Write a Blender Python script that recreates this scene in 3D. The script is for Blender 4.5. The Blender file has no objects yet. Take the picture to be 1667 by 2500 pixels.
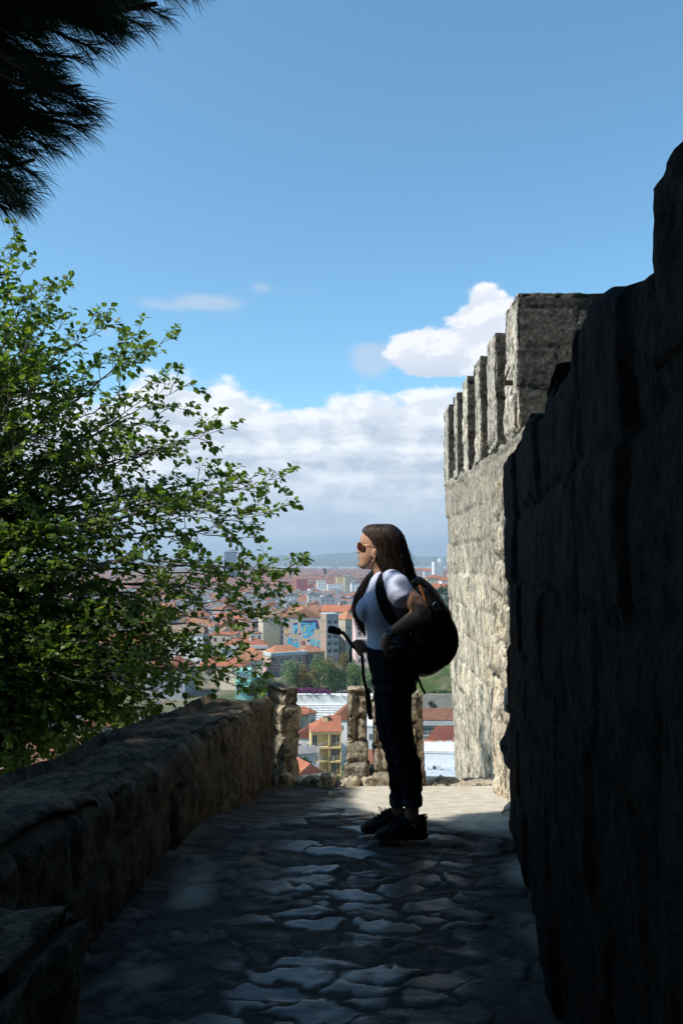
import bpy, bmesh, math, random
import numpy as np
from mathutils import Vector, Matrix, noise

random.seed(7)
np.random.seed(7)
scene = bpy.context.scene
COL = scene.collection
R = math.radians

# ------------------------------------------------------------------ camera
F = 28.0 / 36.0 * 2500.0            # focal length in photo pixels
PITCH = math.atan(122.0 / F)
CAM = Vector((0.0, 0.0, 1.42))
CP, SP = math.cos(PITCH), math.sin(PITCH)

def ray(px, py):
    u, v = px - 833.5, 1250.0 - py
    return Vector((u, F * CP - v * SP, F * SP + v * CP))

def P(px, py, Y):
    """the point of the place seen at this photo pixel, Y metres ahead"""
    d = ray(px, py)
    return CAM + d * (Y / d.y)

cam_data = bpy.data.cameras.new('camera')
cam = bpy.data.objects.new('camera', cam_data)
COL.objects.link(cam)
cam.location = CAM
cam.rotation_euler = (math.pi / 2 + PITCH, 0, 0)
cam_data.sensor_fit = 'VERTICAL'
cam_data.sensor_height = 36
cam_data.sensor_width = 24
cam_data.lens = 28
cam_data.clip_start = 0.05
cam_data.clip_end = 60000
scene.camera = cam

# ------------------------------------------------------------------ sun
SUN_EL = R(47)
SUN_BACK = R(24)                     # how far the sun stands behind the left hand side
L = Vector((math.cos(SUN_EL) * math.cos(SUN_BACK), math.cos(SUN_EL) * math.sin(SUN_BACK), -math.sin(SUN_EL)))  # way the light travels
sun_data = bpy.data.lights.new('sun', 'SUN')
sun = bpy.data.objects.new('sun', sun_data)
COL.objects.link(sun)
sun.rotation_euler = L.to_track_quat('-Z', 'Y').to_euler()
sun.location = (-30, -8, 40)
sun_data.energy = 5.0
sun_data.angle = R(0.53)
sun_data.color = (1.0, 0.95, 0.86)

# ------------------------------------------------------------------ node helper
class NT:
    def __init__(self, tree):
        self.t = tree
    def n(self, typ, ins=None, **props):
        nd = self.t.nodes.new(typ)
        for k, v in props.items():
            setattr(nd, k, v)
        for k, v in (ins or {}).items():
            sock = nd.inputs[k]
            if isinstance(v, bpy.types.NodeSocket):
                self.t.links.new(v, sock)
            elif v is not None:
                if isinstance(v, (tuple, list)) and len(v) == 3 and sock.type == 'RGBA':
                    v = (*v, 1)
                sock.default_value = v
        return nd
    def m(self, op, a, b=None, c=None, clamp=False):
        ins = {0: a}
        if b is not None: ins[1] = b
        if c is not None: ins[2] = c
        return self.n('ShaderNodeMath', ins, operation=op, use_clamp=clamp).outputs[0]
    def mix(self, f, a, b, blend='MIX'):
        return self.n('ShaderNodeMix', {0: f, 6: a, 7: b}, data_type='RGBA', blend_type=blend).outputs[2]
    def noise(self, vec, scale, detail=4, rough=.55, **kw):
        return self.n('ShaderNodeTexNoise', {'Vector': vec, 'Scale': scale, 'Detail': detail, 'Roughness': rough, **kw}).outputs[0]
    def sm(self, x, lo, hi, a=0.0, b=1.0):
        return self.n('ShaderNodeMapRange', {0: x, 1: lo, 2: hi, 3: a, 4: b}, interpolation_type='SMOOTHSTEP').outputs[0]
    def pos(self):
        return self.n('ShaderNodeNewGeometry').outputs['Position']
    def obj(self):
        return self.n('ShaderNodeTexCoord').outputs['Object']
    def attr(self, name):
        return self.n('ShaderNodeAttribute', attribute_name=name).outputs['Fac']

def new_mat(name):
    m = bpy.data.materials.new(name)
    m.use_nodes = True
    t = m.node_tree
    t.nodes.clear()
    q = NT(t)
    out = q.n('ShaderNodeOutputMaterial')
    return m, q, out

def finish(q, out, col, rough=.8, spec=.3, bump_h=None, bump=.3, dist=.01, **extra):
    b = q.n('ShaderNodeBsdfPrincipled', {'Base Color': col, 'Roughness': rough, 'Specular IOR Level': spec, **extra})
    if bump_h is not None:
        bn = q.n('ShaderNodeBump', {'Height': bump_h, 'Strength': bump, 'Distance': dist})
        q.t.links.new(bn.outputs[0], b.inputs['Normal'])
    q.t.links.new(b.outputs[0], out.inputs[0])
    return b

def plain(name, c, c2=None, scale=4.0, rough=.8, spec=.25, bump=0.0, bscale=60, dist=.01, metallic=0.0, coord='pos', detail=4):
    m, q, out = new_mat(name)
    v = q.pos() if coord == 'pos' else q.obj()
    if c2 is None:
        c2 = tuple(x * .72 for x in c)
    f = q.sm(q.noise(v, scale, detail), .35, .68)
    col = q.mix(f, c, c2)
    h = q.noise(v, bscale, 4) if bump else None
    finish(q, out, col, rough, spec, h, bump, dist, Metallic=metallic)
    return m

# ------------------------------------------------------------------ object helpers
def tag(o, label=None, cat=None, group=None, kind=None):
    if label: o['label'] = label
    if cat: o['category'] = cat
    if group: o['group'] = group
    if kind: o['kind'] = kind
    return o

def empty(name, loc=(0, 0, 0), rotz=0.0, label=None, cat=None, group=None):
    o = bpy.data.objects.new(name, None)
    COL.objects.link(o)
    o.location = loc
    o.rotation_euler = (0, 0, rotz)
    o.empty_display_size = .1
    return tag(o, label, cat, group)

def link_mesh(name, me, mats, parent=None, smooth=False, world=True):
    """world=True: vertices are in world coordinates and are brought into the parent's frame"""
    if not isinstance(mats, (list, tuple)):
        mats = [mats]
    for m in mats:
        me.materials.append(m)
    o = bpy.data.objects.new(name, me)
    COL.objects.link(o)
    if smooth:
        me.polygons.foreach_set('use_smooth', [True] * len(me.polygons))
    if parent is not None:
        o.parent = parent
        if world:
            root = parent
            off = Vector((0, 0, 0))
            while root is not None:
                off += root.location
                root = root.parent
            me.transform(Matrix.Translation(-off))
    return o

def mesh_from(verts, faces, mi=None):
    me = bpy.data.meshes.new('m')
    me.from_pydata([tuple(v) for v in verts], [], faces)
    if mi is not None and len(mi) == len(me.polygons):
        me.polygons.foreach_set('material_index', mi)
    me.update()
    return me

class MB:
    """collects shapes into one mesh"""
    def __init__(self):
        self.v, self.f, self.mi = [], [], []
    def add(self, vs, fs, m=0):
        o = len(self.v)
        self.v += [tuple(x) for x in vs]
        self.f += [tuple(i + o for i in f) for f in fs]
        self.mi += [m] * len(fs)
    def box(self, lo, hi, m=0, M=None):
        x0, y0, z0 = lo; x1, y1, z1 = hi
        vs = [Vector(p) for p in ((x0,y0,z0),(x1,y0,z0),(x1,y1,z0),(x0,y1,z0),(x0,y0,z1),(x1,y0,z1),(x1,y1,z1),(x0,y1,z1))]
        if M is not None: vs = [M @ p for p in vs]
        self.add(vs, [(0,3,2,1),(4,5,6,7),(0,1,5,4),(1,2,6,5),(2,3,7,6),(3,0,4,7)], m)
    def prism(self, pts, ext, m=0):
        """closed polygon (list of Vector) pushed along ext"""
        n = len(pts); pts = [Vector(p) for p in pts]; e = Vector(ext)
        vs = pts + [p + e for p in pts]
        fs = [tuple(range(n))[::-1], tuple(range(n, 2*n))] + [(i, (i+1) % n, n + (i+1) % n, n + i) for i in range(n)]
        self.add(vs, fs, m)
    def tube(self, pts, rad, n=8, m=0, caps=True, flat=None):
        """tapered tube through pts with rounded ends"""
        pts = [Vector(p) for p in pts]
        if not isinstance(rad, (list, tuple)): rad = [rad] * len(pts)
        rings = []
        if caps:
            d0 = (pts[0] - pts[1]).normalized(); d1 = (pts[-1] - pts[-2]).normalized()
            P_ = [pts[0] + d0 * rad[0] * .85, pts[0] + d0 * rad[0] * .55] + pts + [pts[-1] + d1 * rad[-1] * .55, pts[-1] + d1 * rad[-1] * .85]
            R_ = [rad[0] * .45, rad[0] * .82] + list(rad) + [rad[-1] * .82, rad[-1] * .45]
        else:
            P_, R_ = pts, list(rad)
        up = None
        vs = []
        for i, p in enumerate(P_):
            a = P_[max(i-1, 0)]; b = P_[min(i+1, len(P_)-1)]
            t = (b - a).normalized()
            if up is None:
                up = Vector((0, 0, 1)) if abs(t.z) < .9 else Vector((1, 0, 0))
            s = t.cross(up).normalized(); u2 = s.cross(t).normalized(); up = u2
            for k in range(n):
                an = 2 * math.pi * k / n
                vs.append(p + (s * math.cos(an) + u2 * math.sin(an)) * R_[i])
        fs = []
        for i in range(len(P_) - 1):
            for k in range(n):
                fs.append((i*n+k, i*n+(k+1) % n, (i+1)*n+(k+1) % n, (i+1)*n+k))
        if caps:
            fs.append(tuple(range(n))[::-1]); fs.append(tuple((len(P_)-1)*n + k for k in range(n)))
        self.add(vs, fs, m)
    def loft(self, rings, m=0, caps=True):
        n = len(rings[0]); vs = [p for r in rings for p in r]; fs = []
        for i in range(len(rings)-1):
            for k in range(n):
                fs.append((i*n+k, i*n+(k+1) % n, (i+1)*n+(k+1) % n, (i+1)*n+k))
        if caps:
            fs.append(tuple(range(n))[::-1]); fs.append(tuple((len(rings)-1)*n+k for k in range(n)))
        self.add(vs, fs, m)
    def ball(self, c, r, n=10, m=0, M=None):
        c = Vector(c)
        if not isinstance(r, (tuple, list)): r = (r, r, r)
        rings = []
        for i in range(1, n):
            th = math.pi * i / n
            ring = []
            for k in range(2*n):
                ph = math.pi * k / n
                v = Vector((r[0]*math.sin(th)*math.cos(ph), r[1]*math.sin(th)*math.sin(ph), r[2]*math.cos(th)))
                if M is not None: v = M @ v
                ring.append(c + v)
            rings.append(ring)
        self.loft(rings, m)
    def mesh(self):
        return mesh_from(self.v, self.f, self.mi)
    def build(self, name, mats, parent=None, smooth=False, world=True):
        return link_mesh(name, self.mesh(), mats, parent, smooth, world)

def remesh(mb, voxel, smooth=3, factor=.5):
    """one continuous closed surface round everything in mb"""
    me = mb.mesh()
    o = bpy.data.objects.new('tmp', me); COL.objects.link(o)
    md = o.modifiers.new('r', 'REMESH'); md.mode = 'VOXEL'; md.voxel_size = voxel
    if smooth:
        ms = o.modifiers.new('s', 'SMOOTH'); ms.iterations = smooth; ms.factor = factor
    dg = bpy.context.evaluated_depsgraph_get()
    out = bpy.data.meshes.new_from_object(o.evaluated_get(dg))
    bpy.data.objects.remove(o)
    bpy.data.meshes.remove(me)
    return out

def displace(me, fn):
    n = len(me.vertices)
    co = np.empty(n * 3, np.float32); me.vertices.foreach_get('co', co)
    no = np.empty(n * 3, np.float32); me.vertex_normals.foreach_get('vector', no)
    co = co.reshape(-1, 3); no = no.reshape(-1, 3)
    out = [tuple(Vector(c) + Vector(d) * fn(Vector(c))) for c, d in zip(co.tolist(), no.tolist())]
    me.vertices.foreach_set('co', np.array(out, np.float32).ravel()); me.update()

# ------------------------------------------------------------------ world: sky and clouds
world = bpy.data.worlds.new('World')
scene.world = world
world.use_nodes = True
wt = world.node_tree
wt.nodes.clear()
w = NT(wt)
wout = w.n('ShaderNodeOutputWorld')
sky = w.n('ShaderNodeTexSky', sky_type='NISHITA', sun_disc=False)
sky.sun_elevation = SUN_EL
# Nishita: rotation 0 puts the sun at +Y and a positive turn brings it to +X
sky.sun_rotation = math.atan2(-L.x, -L.y)
sky.air_density = 1.0; sky.dust_density = 0.35; sky.ozone_density = 1.6; sky.altitude = 100
SKY_K = 0.13
gen = w.n('ShaderNodeTexCoord').outputs['Generated']
sep = w.n('ShaderNodeSeparateXYZ', {0: gen})
az = w.m('ARCTAN2', sep.outputs[0], sep.outputs[1])
el = w.m('ARCSINE', sep.outputs[2])
def ae(px, py):
    d = ray(px, py).normalized()
    return math.atan2(d.x, d.y), math.asin(d.z)
PXR = 1 / F
cvec = w.n('ShaderNodeCombineXYZ', {0: az, 1: w.m('MULTIPLY', el, 1.7), 2: 0.37}).outputs[0]
cvec_up = w.n('ShaderNodeVectorMath', {0: cvec, 1: (-.016, .026, 0)}, operation='ADD').outputs[0]
big = w.noise(cvec, 7.0, 2, .5)
det = w.noise(cvec, 19.0, 7, .56)
det_up = w.noise(cvec_up, 19.0, 4, .56)
wavy = w.noise(w.n('ShaderNodeCombineXYZ', {0: w.m('MULTIPLY', az, 5.5), 1: w.m('MULTIPLY', el, 24), 2: 2.1}).outputs[0], 1.9, 6, .55)
def gauss(px, py, rx, ry):
    a, e = ae(px, py)
    dx = w.m('MULTIPLY', w.m('SUBTRACT', az, a), F / rx)
    dy = w.m('MULTIPLY', w.m('SUBTRACT', el, e), F / ry)
    s = w.m('ADD', w.m('MULTIPLY', dx, dx), w.m('MULTIPLY', dy, dy))
    return w.m('EXPONENT', w.m('MULTIPLY', s, -1.0))
def addall(lst):
    s = lst[0]
    for x in lst[1:]: s = w.m('ADD', s, x)
    return s
# the long bank over the horizon: its uneven upper edge
top_el = ae(833, 1010)[1]
bumps = addall([gauss(420, 1000, 120, 4000), w.m('MULTIPLY', gauss(860, 1000, 190, 4000), .55), w.m('MULTIPLY', gauss(560, 1000, 60, 4000), .45),
                w.m('MULTIPLY', gauss(1080, 1000, 110, 4000), .6), w.m('MULTIPLY', gauss(-80, 1000, 300, 4000), .3)])
edge = w.m('ADD', w.m('SUBTRACT', top_el, el), w.m('MULTIPLY', bumps, .046))
edge = w.m('ADD', edge, w.m('MULTIPLY', w.m('SUBTRACT', det, .5), .10))
edge = w.m('ADD', edge, w.m('MULTIPLY', w.m('SUBTRACT', big, .5), .05))
bank = w.sm(edge, -.006, .018)
# the cumulus beside the battlements
cum = addall([gauss(1195, 815, 92, 95), gauss(1022, 868, 92, 74), w.m('MULTIPLY', gauss(1186, 742, 36, 50), .8), w.m('MULTIPLY', gauss(1120, 890, 90, 40), .7),
              gauss(1330, 830, 120, 90)])
cumd = w.m('ADD', cum, w.m('MULTIPLY', w.m('SUBTRACT', det, .5), 1.35))
cumd = w.m('MULTIPLY', cumd, w.sm(el, ae(1050, 955)[1], ae(1050, 905)[1]))
cumulus = w.sm(cumd, .42, .68)
wisp = addall([w.m('MULTIPLY', gauss(908, 878, 52, 40), 1.5), gauss(505, 738, 85, 24), w.m('MULTIPLY', gauss(385, 745, 60, 16), .6), w.m('MULTIPLY', gauss(635, 700, 32, 20), .6), w.m('MULTIPLY', gauss(710, 712, 60, 16), .35), w.m('MULTIPLY', gauss(262, 800, 26, 26), .5)])
wisp = w.m('MULTIPLY', w.sm(w.m('ADD', wisp, w.m('MULTIPLY', w.m('SUBTRACT', det, .5), 1.1)), .18, .95), .5)
relief = w.sm(w.m('SUBTRACT', det, det_up), -.11, .14)
deep = w.sm(edge, .0, .075)
rows = w.sm(wavy, .36, .66)
lowmix = w.sm(el, ae(833, 1330)[1], ae(833, 1100)[1])
body = w.m('MULTIPLY_ADD', rows, .66, .06)
topw = w.m('MULTIPLY_ADD', relief, .5, .62)
lum = w.n('ShaderNodeMix', {0: deep, 2: topw, 3: w.m('MULTIPLY_ADD', relief, .42, w.m('ADD', body, -.06))}, data_type='FLOAT').outputs[0]
bank_col = w.mix(w.m('MULTIPLY', lum, 1.0, clamp=True), (.44, .51, .62), (.90, .91, .94))
bank_col = w.mix(w.m('MULTIPLY_ADD', lowmix, -.75, .75), bank_col, (.50, .60, .74))
cum_col = w.mix(w.m('MULTIPLY_ADD', relief, .65, w.sm(el, ae(0, 930)[1], ae(0, 800)[1], 0, .5), clamp=True), (.50, .57, .70), (.84, .85, .89))
hsv = w.n('ShaderNodeHueSaturation', {'Hue': .5, 'Saturation': 1.0, 'Value': SKY_K, 'Color': sky.outputs[0]}).outputs[0]
sky_col = w.mix(1.0, hsv, (.86, 1.30, 1.32), 'MULTIPLY')
c = w.mix(wisp, sky_col, (.58, .61, .70))
c = w.mix(w.m('MULTIPLY', bank, .97), c, bank_col)
c = w.mix(cumulus, c, cum_col)
ahead = w.sm(sep.outputs[1], -.2, .25)             # clouds stand over the city, the other side is clear
c = w.mix(ahead, sky_col, c)
bg = w.n('ShaderNodeBackground', {'Color': c, 'Strength': 1.0})
wt.links.new(bg.outputs[0], wout.inputs[0])

HAZE = 1.75e-4
scene.view_settings.view_transform = 'Standard'
scene.view_settings.look = 'None'
scene.view_settings.exposure = 0.3
scene.view_settings.gamma = 1.0
scene.cycles.max_bounces = 8
scene.cycles.diffuse_bounces = 4
scene.cycles.transparent_max_bounces = 8
scene.cycles.volume_bounces = 0
scene.cycles.use_denoising = True
scene.cycles.sample_clamp_indirect = 4.0

# ================================================================== stone materials
def stone(name, cream, grey, dark, dark_amt=.5, grey_amt=.5, scale=1.0, bump=.7, rough=.9, ochre=None, streak=None, lichen_z=None, crust=None, pit=.75, spec=.2):
    m, q, out = new_mat(name)
    if ochre is None: ochre = (cream[0] * .8, cream[1] * .6, cream[2] * .4)
    p = q.pos()
    n1 = q.noise(p, 1.7 * scale, 5, .6)
    n2 = q.noise(p, 7.0 * scale, 6, .65)
    n3 = q.noise(p, 26.0 * scale, 5, .7)
    n4 = q.noise(p, 90.0 * scale, 3, .7)
    col = q.mix(q.sm(n1, .62 - grey_amt * .32, .80 - grey_amt * .32), cream, grey)
    col = q.mix(q.m('MULTIPLY', q.sm(q.noise(p, 3.1 * scale, 3), .58, .72), .55), col, ochre)
    pv = q.n('ShaderNodeMapping', {0: p, 3: streak or (1, 1, 1)}).outputs[0]
    n5 = q.noise(pv, 8.0 * scale, 8, .78)
    col = q.mix(q.m('MULTIPLY', q.sm(n5, .60 - dark_amt * .20, .68 - dark_amt * .20), .85), col, dark)
    col = q.mix(1.0, col, q.mix(q.m('ADD', q.attr('block'), .5), (.80, .80, .81), (1.16, 1.15, 1.12)), 'MULTIPLY')
    col = q.mix(q.m('MULTIPLY', q.attr('mortar'), q.m('MULTIPLY_ADD', n2, .6, .15)), col, tuple(x * .5 for x in grey))
    pits = q.m('MULTIPLY', q.sm(q.noise(pv, 21.0 * scale, 6, .8), .52, .60), q.sm(n2, .40, .58))
    col = q.mix(q.m('MULTIPLY', pits, pit), col, dark)
    if crust:                            # black lichen that grows on the weather side of the stones
        ny = q.n('ShaderNodeSeparateXYZ', {0: q.n('ShaderNodeNewGeometry').outputs['True Normal']}).outputs[1]
        cr = q.m('MULTIPLY', q.sm(q.m('SUBTRACT', q.m('MULTIPLY', ny, -1.0), q.m('MULTIPLY', q.m('SUBTRACT', n2, .5), .8)), .35, .7), .92)
        col = q.mix(cr, col, q.mix(q.sm(n3, .42, .75), (.014, .014, .0135), (.062, .062, .058)))
    if lichen_z:
        z_ = q.n('ShaderNodeSeparateXYZ', {0: p}).outputs[2]
        up_ = q.m('MULTIPLY', q.sm(q.m('ADD', z_, q.m('MULTIPLY', q.m('SUBTRACT', n2, .5), 2.2)), lichen_z[0], lichen_z[1]), .75)
        col = q.mix(up_, col, q.mix(n3, (.10, .098, .09), (.40, .375, .32)))
    col = q.mix(q.sm(n3, .30, .72), q.mix(1.0, col, (.62, .62, .62), 'MULTIPLY'), q.mix(1.0, col, (1.25, 1.24, 1.2), 'MULTIPLY'))
    h = q.m('ADD', q.m('MULTIPLY', n2, 1.1), q.m('ADD', q.m('MULTIPLY', n3, .7), q.m('MULTIPLY', n4, .25)))
    finish(q, out, col, rough, spec, h, bump, .035)
    return m

M_lime = stone('limestone_wall', (.82, .73, .57), (.66, .605, .50), (.085, .08, .07), .56, .34, 1.0, .9, streak=(1, 1.6, .55), lichen_z=(.5, 3.1))
M_limegrey = stone('lichen_limestone', (.74, .68, .575), (.56, .53, .465), (.06, .057, .052), .52, .5, 1.1, .9, crust=True, pit=.4)
M_rubble = stone('rubble_stone', (.60, .52, .39), (.44, .405, .34), (.09, .08, .066), .5, .5, 1.3, .9)
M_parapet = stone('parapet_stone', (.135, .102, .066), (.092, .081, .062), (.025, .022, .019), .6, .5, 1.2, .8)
M_shadewall = stone('shade_toned_wall_stone', (.026, .023, .019), (.018, .0175, .0165), (.006, .006, .0055), .6, .5, 1.0, .8, spec=.06)  # near black: the shade is put into this copy of the wall's stone
M_dirt = stone('dry_earth', (.30, .235, .155), (.24, .20, .15), (.11, .09, .06), .35, .4, 1.5, .6)

# ================================================================== the ground
PLAIN = -45.0
def hill_top(px):
    tab = [(-4000, 1368), (-900, 1360), (0, 1362), (480, 1369), (560, 1367), (640, 1362), (700, 1357.5), (760, 1358), (800, 1354), (860, 1351), (930, 1354), (990, 1360), (1060, 1361.5), (1110, 1364), (1500, 1366), (2200, 1360), (5000, 1364)]
    for (a, ya), (b, yb) in zip(tab, tab[1:]):
        if px <= b:
            t = max(0, (px - a) / (b - a)); t = t * t * (3 - 2 * t)
            return ya + (yb - ya) * t
    return 1364
def terrain(x, y):
    a = y - 7.6; b = -(x + 1.75) - max(0, -y - 8) * .35
    q = max(a, b)
    if q <= 0:
        z = -1.4
    else:
        z = -1.4 - min(q * 1.25, 3.2) - max(0, q - 2.0) * .385
    z = max(z, -52.0)
    if y > 228:                       # terraces on the far side of the valley
        t = min(1, (y - 236) / 6.0) if y > 236 else 0
        z = -52 + t * 12.6
        if y > 300: z = -39.4 - min(1, (y - 300) / 60) * 5.6
    if y > 500: z = PLAIN
    if y > 5200:
        px = 833.5 + x / y * F
        top = CAM.z + (1374.5 - hill_top(px)) / F * 8200
        e = math.exp(-((y - 8200) / 1100.0) ** 2)
        fore = math.exp(-((y - 6600) / 600.0) ** 2) * .42
        z = PLAIN + (top - PLAIN) * max(e, fore) + noise.fractal((x * .0012, y * .0012, 3), 1, 2, 4) * 9 * (e + fore)
    return z
def spaced(lim, first, growth):
    o = [0.0]; s = first
    while o[-1] < lim:
        o.append(o[-1] + s); s *= growth
    return o
ys = [-v for v in spaced(9000, .6, 1.16)[::-1]][:-1] + [v for v in spaced(13, .35, 1.02)][1:]
y = ys[-1]
while y < 13000:
    y += max(.6, min(150, (y) * .028)) if not 220 < y < 250 else 2.0
    ys.append(y)
xs0 = spaced(9000, .45, 1.065)
xs = [-v for v in xs0[::-1]][:-1] + xs0
tv = []; tf = []
for yy in ys:
    for xx in xs:
        tv.append((xx, yy, terrain(xx, yy)))
nx_ = len(xs)
for i in range(len(ys) - 1):
    for k in range(nx_ - 1):
        tf.append((i*nx_+k, i*nx_+k+1, (i+1)*nx_+k+1, (i+1)*nx_+k))
m, q, out = new_mat('valley_ground')
p = q.pos()
sp_ = q.n('ShaderNodeSeparateXYZ', {0: p})
col = q.mix(q.sm(q.noise(p, .05, 6, .6), .4, .6), (.19, .165, .125), (.075, .10, .045))
far_ = q.sm(sp_.outputs[1], 1200, 5000)
col = q.mix(far_, col, q.mix(q.sm(q.noise(p, .006, 7, .7), .42, .62), (.055, .085, .05), (.16, .15, .12)))
finish(q, out, col, .95, .1, q.noise(p, 1.2, 5), .4, .3)
terrain_o = tag(link_mesh('ground', mesh_from(tv, tf), m, smooth=True), kind='structure')

# ------------------------------------------------------------------ paved walk
Y_END = 6.72
def path_z(y):
    return 0.0 if y < 4.45 else -.185 * (y - 4.45) - .012 * math.sin((y - 4.45) * 2)
def base_left(y): return -.91 + (y - 3.057) * .1147
def base_right(y): return .302 + y * .1365
gx = np.arange(-2.0, 2.25, .012); gy = np.arange(-1.0, Y_END + .01, .012)
X, Yg = np.meshgrid(gx, gy)
def vnoise(X, Y, f, seed):
    """smooth value noise on a grid"""
    rs = np.random.RandomState(seed); tab = rs.rand(64, 64)
    x = X * f; y = Y * f; xi = np.floor(x).astype(int); yi = np.floor(y).astype(int)
    fx = x - xi; fy = y - yi; fx = fx*fx*(3-2*fx); fy = fy*fy*(3-2*fy)
    g = lambda a, b: tab[a % 64, b % 64]
    return (g(xi, yi)*(1-fx) + g(xi+1, yi)*fx)*(1-fy) + (g(xi, yi+1)*(1-fx) + g(xi+1, yi+1)*fx)*fy
wx = X + (vnoise(X, Yg, 7, 1) - .5) * .10 + (vnoise(X, Yg, 19, 2) - .5) * .05 + (vnoise(X, Yg, 47, 31) - .5) * .014
wy = Yg + (vnoise(X, Yg, 7, 3) - .5) * .08 + (vnoise(X, Yg, 19, 4) - .5) * .04 + (vnoise(X, Yg, 47, 33) - .5) * .014
CX, CY = .205, .09
rs = np.random.RandomState(11)
NJ = 200
jx = rs.rand(NJ, NJ); jy = rs.rand(NJ, NJ); tint = rs.rand(NJ, NJ); keep = rs.rand(NJ, NJ) > .30
ci = np.floor(wx / CX).astype(int); cj = np.floor(wy / CY).astype(int)
f1 = np.full(X.shape, 9.0); f2 = np.full(X.shape, 9.0); idt = np.zeros(X.shape); tx = np.zeros(X.shape); ty = np.zeros(X.shape)
for di in range(-2, 3):
    for dj in range(-2, 3):
        a = (ci + di) % NJ; b = (cj + dj) % NJ
        sx = (ci + di + .1 + .8 * jx[a, b]) * CX; sy = (cj + dj + .1 + .8 * jy[a, b]) * CY
        d = np.hypot((wx - sx) * .45, (wy - sy)); d = np.where(keep[a, b], d, 9)
        nf2 = np.where(d < f1, f1, np.minimum(f2, d))
        closer = d < f1
        idt = np.where(closer, tint[a, b], idt)
        tx = np.where(closer, X - sx, tx); ty = np.where(closer, Yg - sy, ty)
        f1 = np.where(closer, d, f1); f2 = nf2
gap = f2 - f1
gap = gap - .022 * vnoise(X, Yg, 13, 21) * vnoise(X, Yg, 37, 22)
st = np.clip((gap - .005) / .009, 0, 1); st = st*st*(3-2*st)
# earth and mortar over the stones by the walls and on the slope
lx = -.91 + (Yg - 3.057) * .1147; rx = .30 + Yg * .1375
u = (X - lx) / (rx - lx)
cover = np.clip((u - .86) / .14, 0, 1) * .42 + np.clip((.30 - u) / .2, 0, 1) * .18
cover = np.maximum(cover, np.clip((Yg - 4.75 + (u - .5) * 1.7) / .5, 0, 1) * np.clip((u - .22) / .25, 0, 1))
cover = np.clip(cover + (vnoise(X, Yg, 3.2, 8) - .5) * .7, 0, 1)
fill = np.clip((vnoise(X, Yg, 2.7, 41) + .5 * vnoise(X, Yg, 9, 42) - .95) / .3, 0, 1)      # joints trodden full of grit
st = np.maximum(st, fill * .8)
cover = np.clip((cover - .3) / .4, 0, 1) * .9
st2 = st * (1 - cover)
hz = .0055 * st * (1 - .75 * cover) + (idt - .5) * .006 * st2 + ((tx * (idt - .5) * .12) + ty * ((idt * 7.3) % 1 - .5) * .12) * st2
hz += (vnoise(X, Yg, 16, 5) - .5) * .004 + (vnoise(X, Yg, 33, 6) - .5) * .0025 + (vnoise(X, Yg, 2.2, 7) - .5) * .012 + .004
pz = np.vectorize(path_z)(Yg)
near_edge = np.clip((Yg - (Y_END - .25)) / .25, 0, 1)
Z = pz + hz - near_edge * (.03 + .05 * (vnoise(X, Yg, 8, 12)))
verts = np.stack([X, Yg, Z], -1).reshape(-1, 3)
h_, w_ = X.shape
ii = np.arange(h_ * w_).reshape(h_, w_)
quads = np.stack([ii[:-1, :-1], ii[:-1, 1:], ii[1:, 1:], ii[1:, :-1]], -1).reshape(-1, 4)
def np_mesh(verts, quads, k=4):
    me = bpy.data.meshes.new('m')
    me.vertices.add(len(verts)); me.vertices.foreach_set('co', np.asarray(verts, np.float32).ravel())
    n = len(quads)
    me.loops.add(n * k); me.loops.foreach_set('vertex_index', np.asarray(quads, np.int32).ravel())
    me.polygons.add(n); me.polygons.foreach_set('loop_start', np.arange(0, n * k, k, dtype=np.int32))
    me.update(calc_edges=True); me.validate()
    return me
me = np_mesh(verts, quads)
def fattr(me, name, arr):
    a = me.attributes.new(name, 'FLOAT', 'POINT'); a.data.foreach_set('value', np.asarray(arr, np.float32).ravel())
fattr(me, 'slab', st2); fattr(me, 'tint', idt); fattr(me, 'cover', cover); fattr(me, 'worn', np.clip(1 - np.abs(u - .58) / .42, 0, 1))
m, q, out = new_mat('flagstones')
p = q.pos()
slab, tn, cov, worn = q.attr('slab'), q.attr('tint'), q.attr('cover'), q.attr('worn')
n2 = q.noise(p, 9, 6, .65); n3 = q.noise(p, 45, 5, .7)
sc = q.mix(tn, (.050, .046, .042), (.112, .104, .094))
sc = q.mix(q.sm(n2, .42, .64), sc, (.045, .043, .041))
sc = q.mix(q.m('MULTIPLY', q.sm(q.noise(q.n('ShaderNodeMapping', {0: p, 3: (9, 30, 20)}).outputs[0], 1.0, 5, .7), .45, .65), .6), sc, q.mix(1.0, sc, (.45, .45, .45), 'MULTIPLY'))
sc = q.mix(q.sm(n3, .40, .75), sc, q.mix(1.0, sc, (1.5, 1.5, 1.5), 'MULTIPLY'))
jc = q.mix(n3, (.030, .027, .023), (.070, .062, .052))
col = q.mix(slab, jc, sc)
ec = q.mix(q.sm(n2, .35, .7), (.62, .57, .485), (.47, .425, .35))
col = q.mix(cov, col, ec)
n6 = q.noise(q.n('ShaderNodeMapping', {0: p, 3: (7, 26, 20)}).outputs[0], 1.0, 5, .7)
pol = q.m('MULTIPLY', q.m('MULTIPLY', slab, q.sm(q.m('ADD', q.m('FRACT', q.m('MULTIPLY', tn, 7.7)), q.m('MULTIPLY', q.m('SUBTRACT', n6, .5), 1.6)), .08, .66)), q.sm(q.m('ADD', worn, q.m('MULTIPLY', q.m('SUBTRACT', n2, .5), .9)), .12, .62))
ro = q.m('ADD', q.m('MULTIPLY_ADD', pol, -.52, .86), q.m('MULTIPLY', q.m('SUBTRACT', n2, .5), .5))
ro = q.m('MAXIMUM', q.m('MAXIMUM', ro, q.m('MULTIPLY', cov, .9)), .3)
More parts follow.
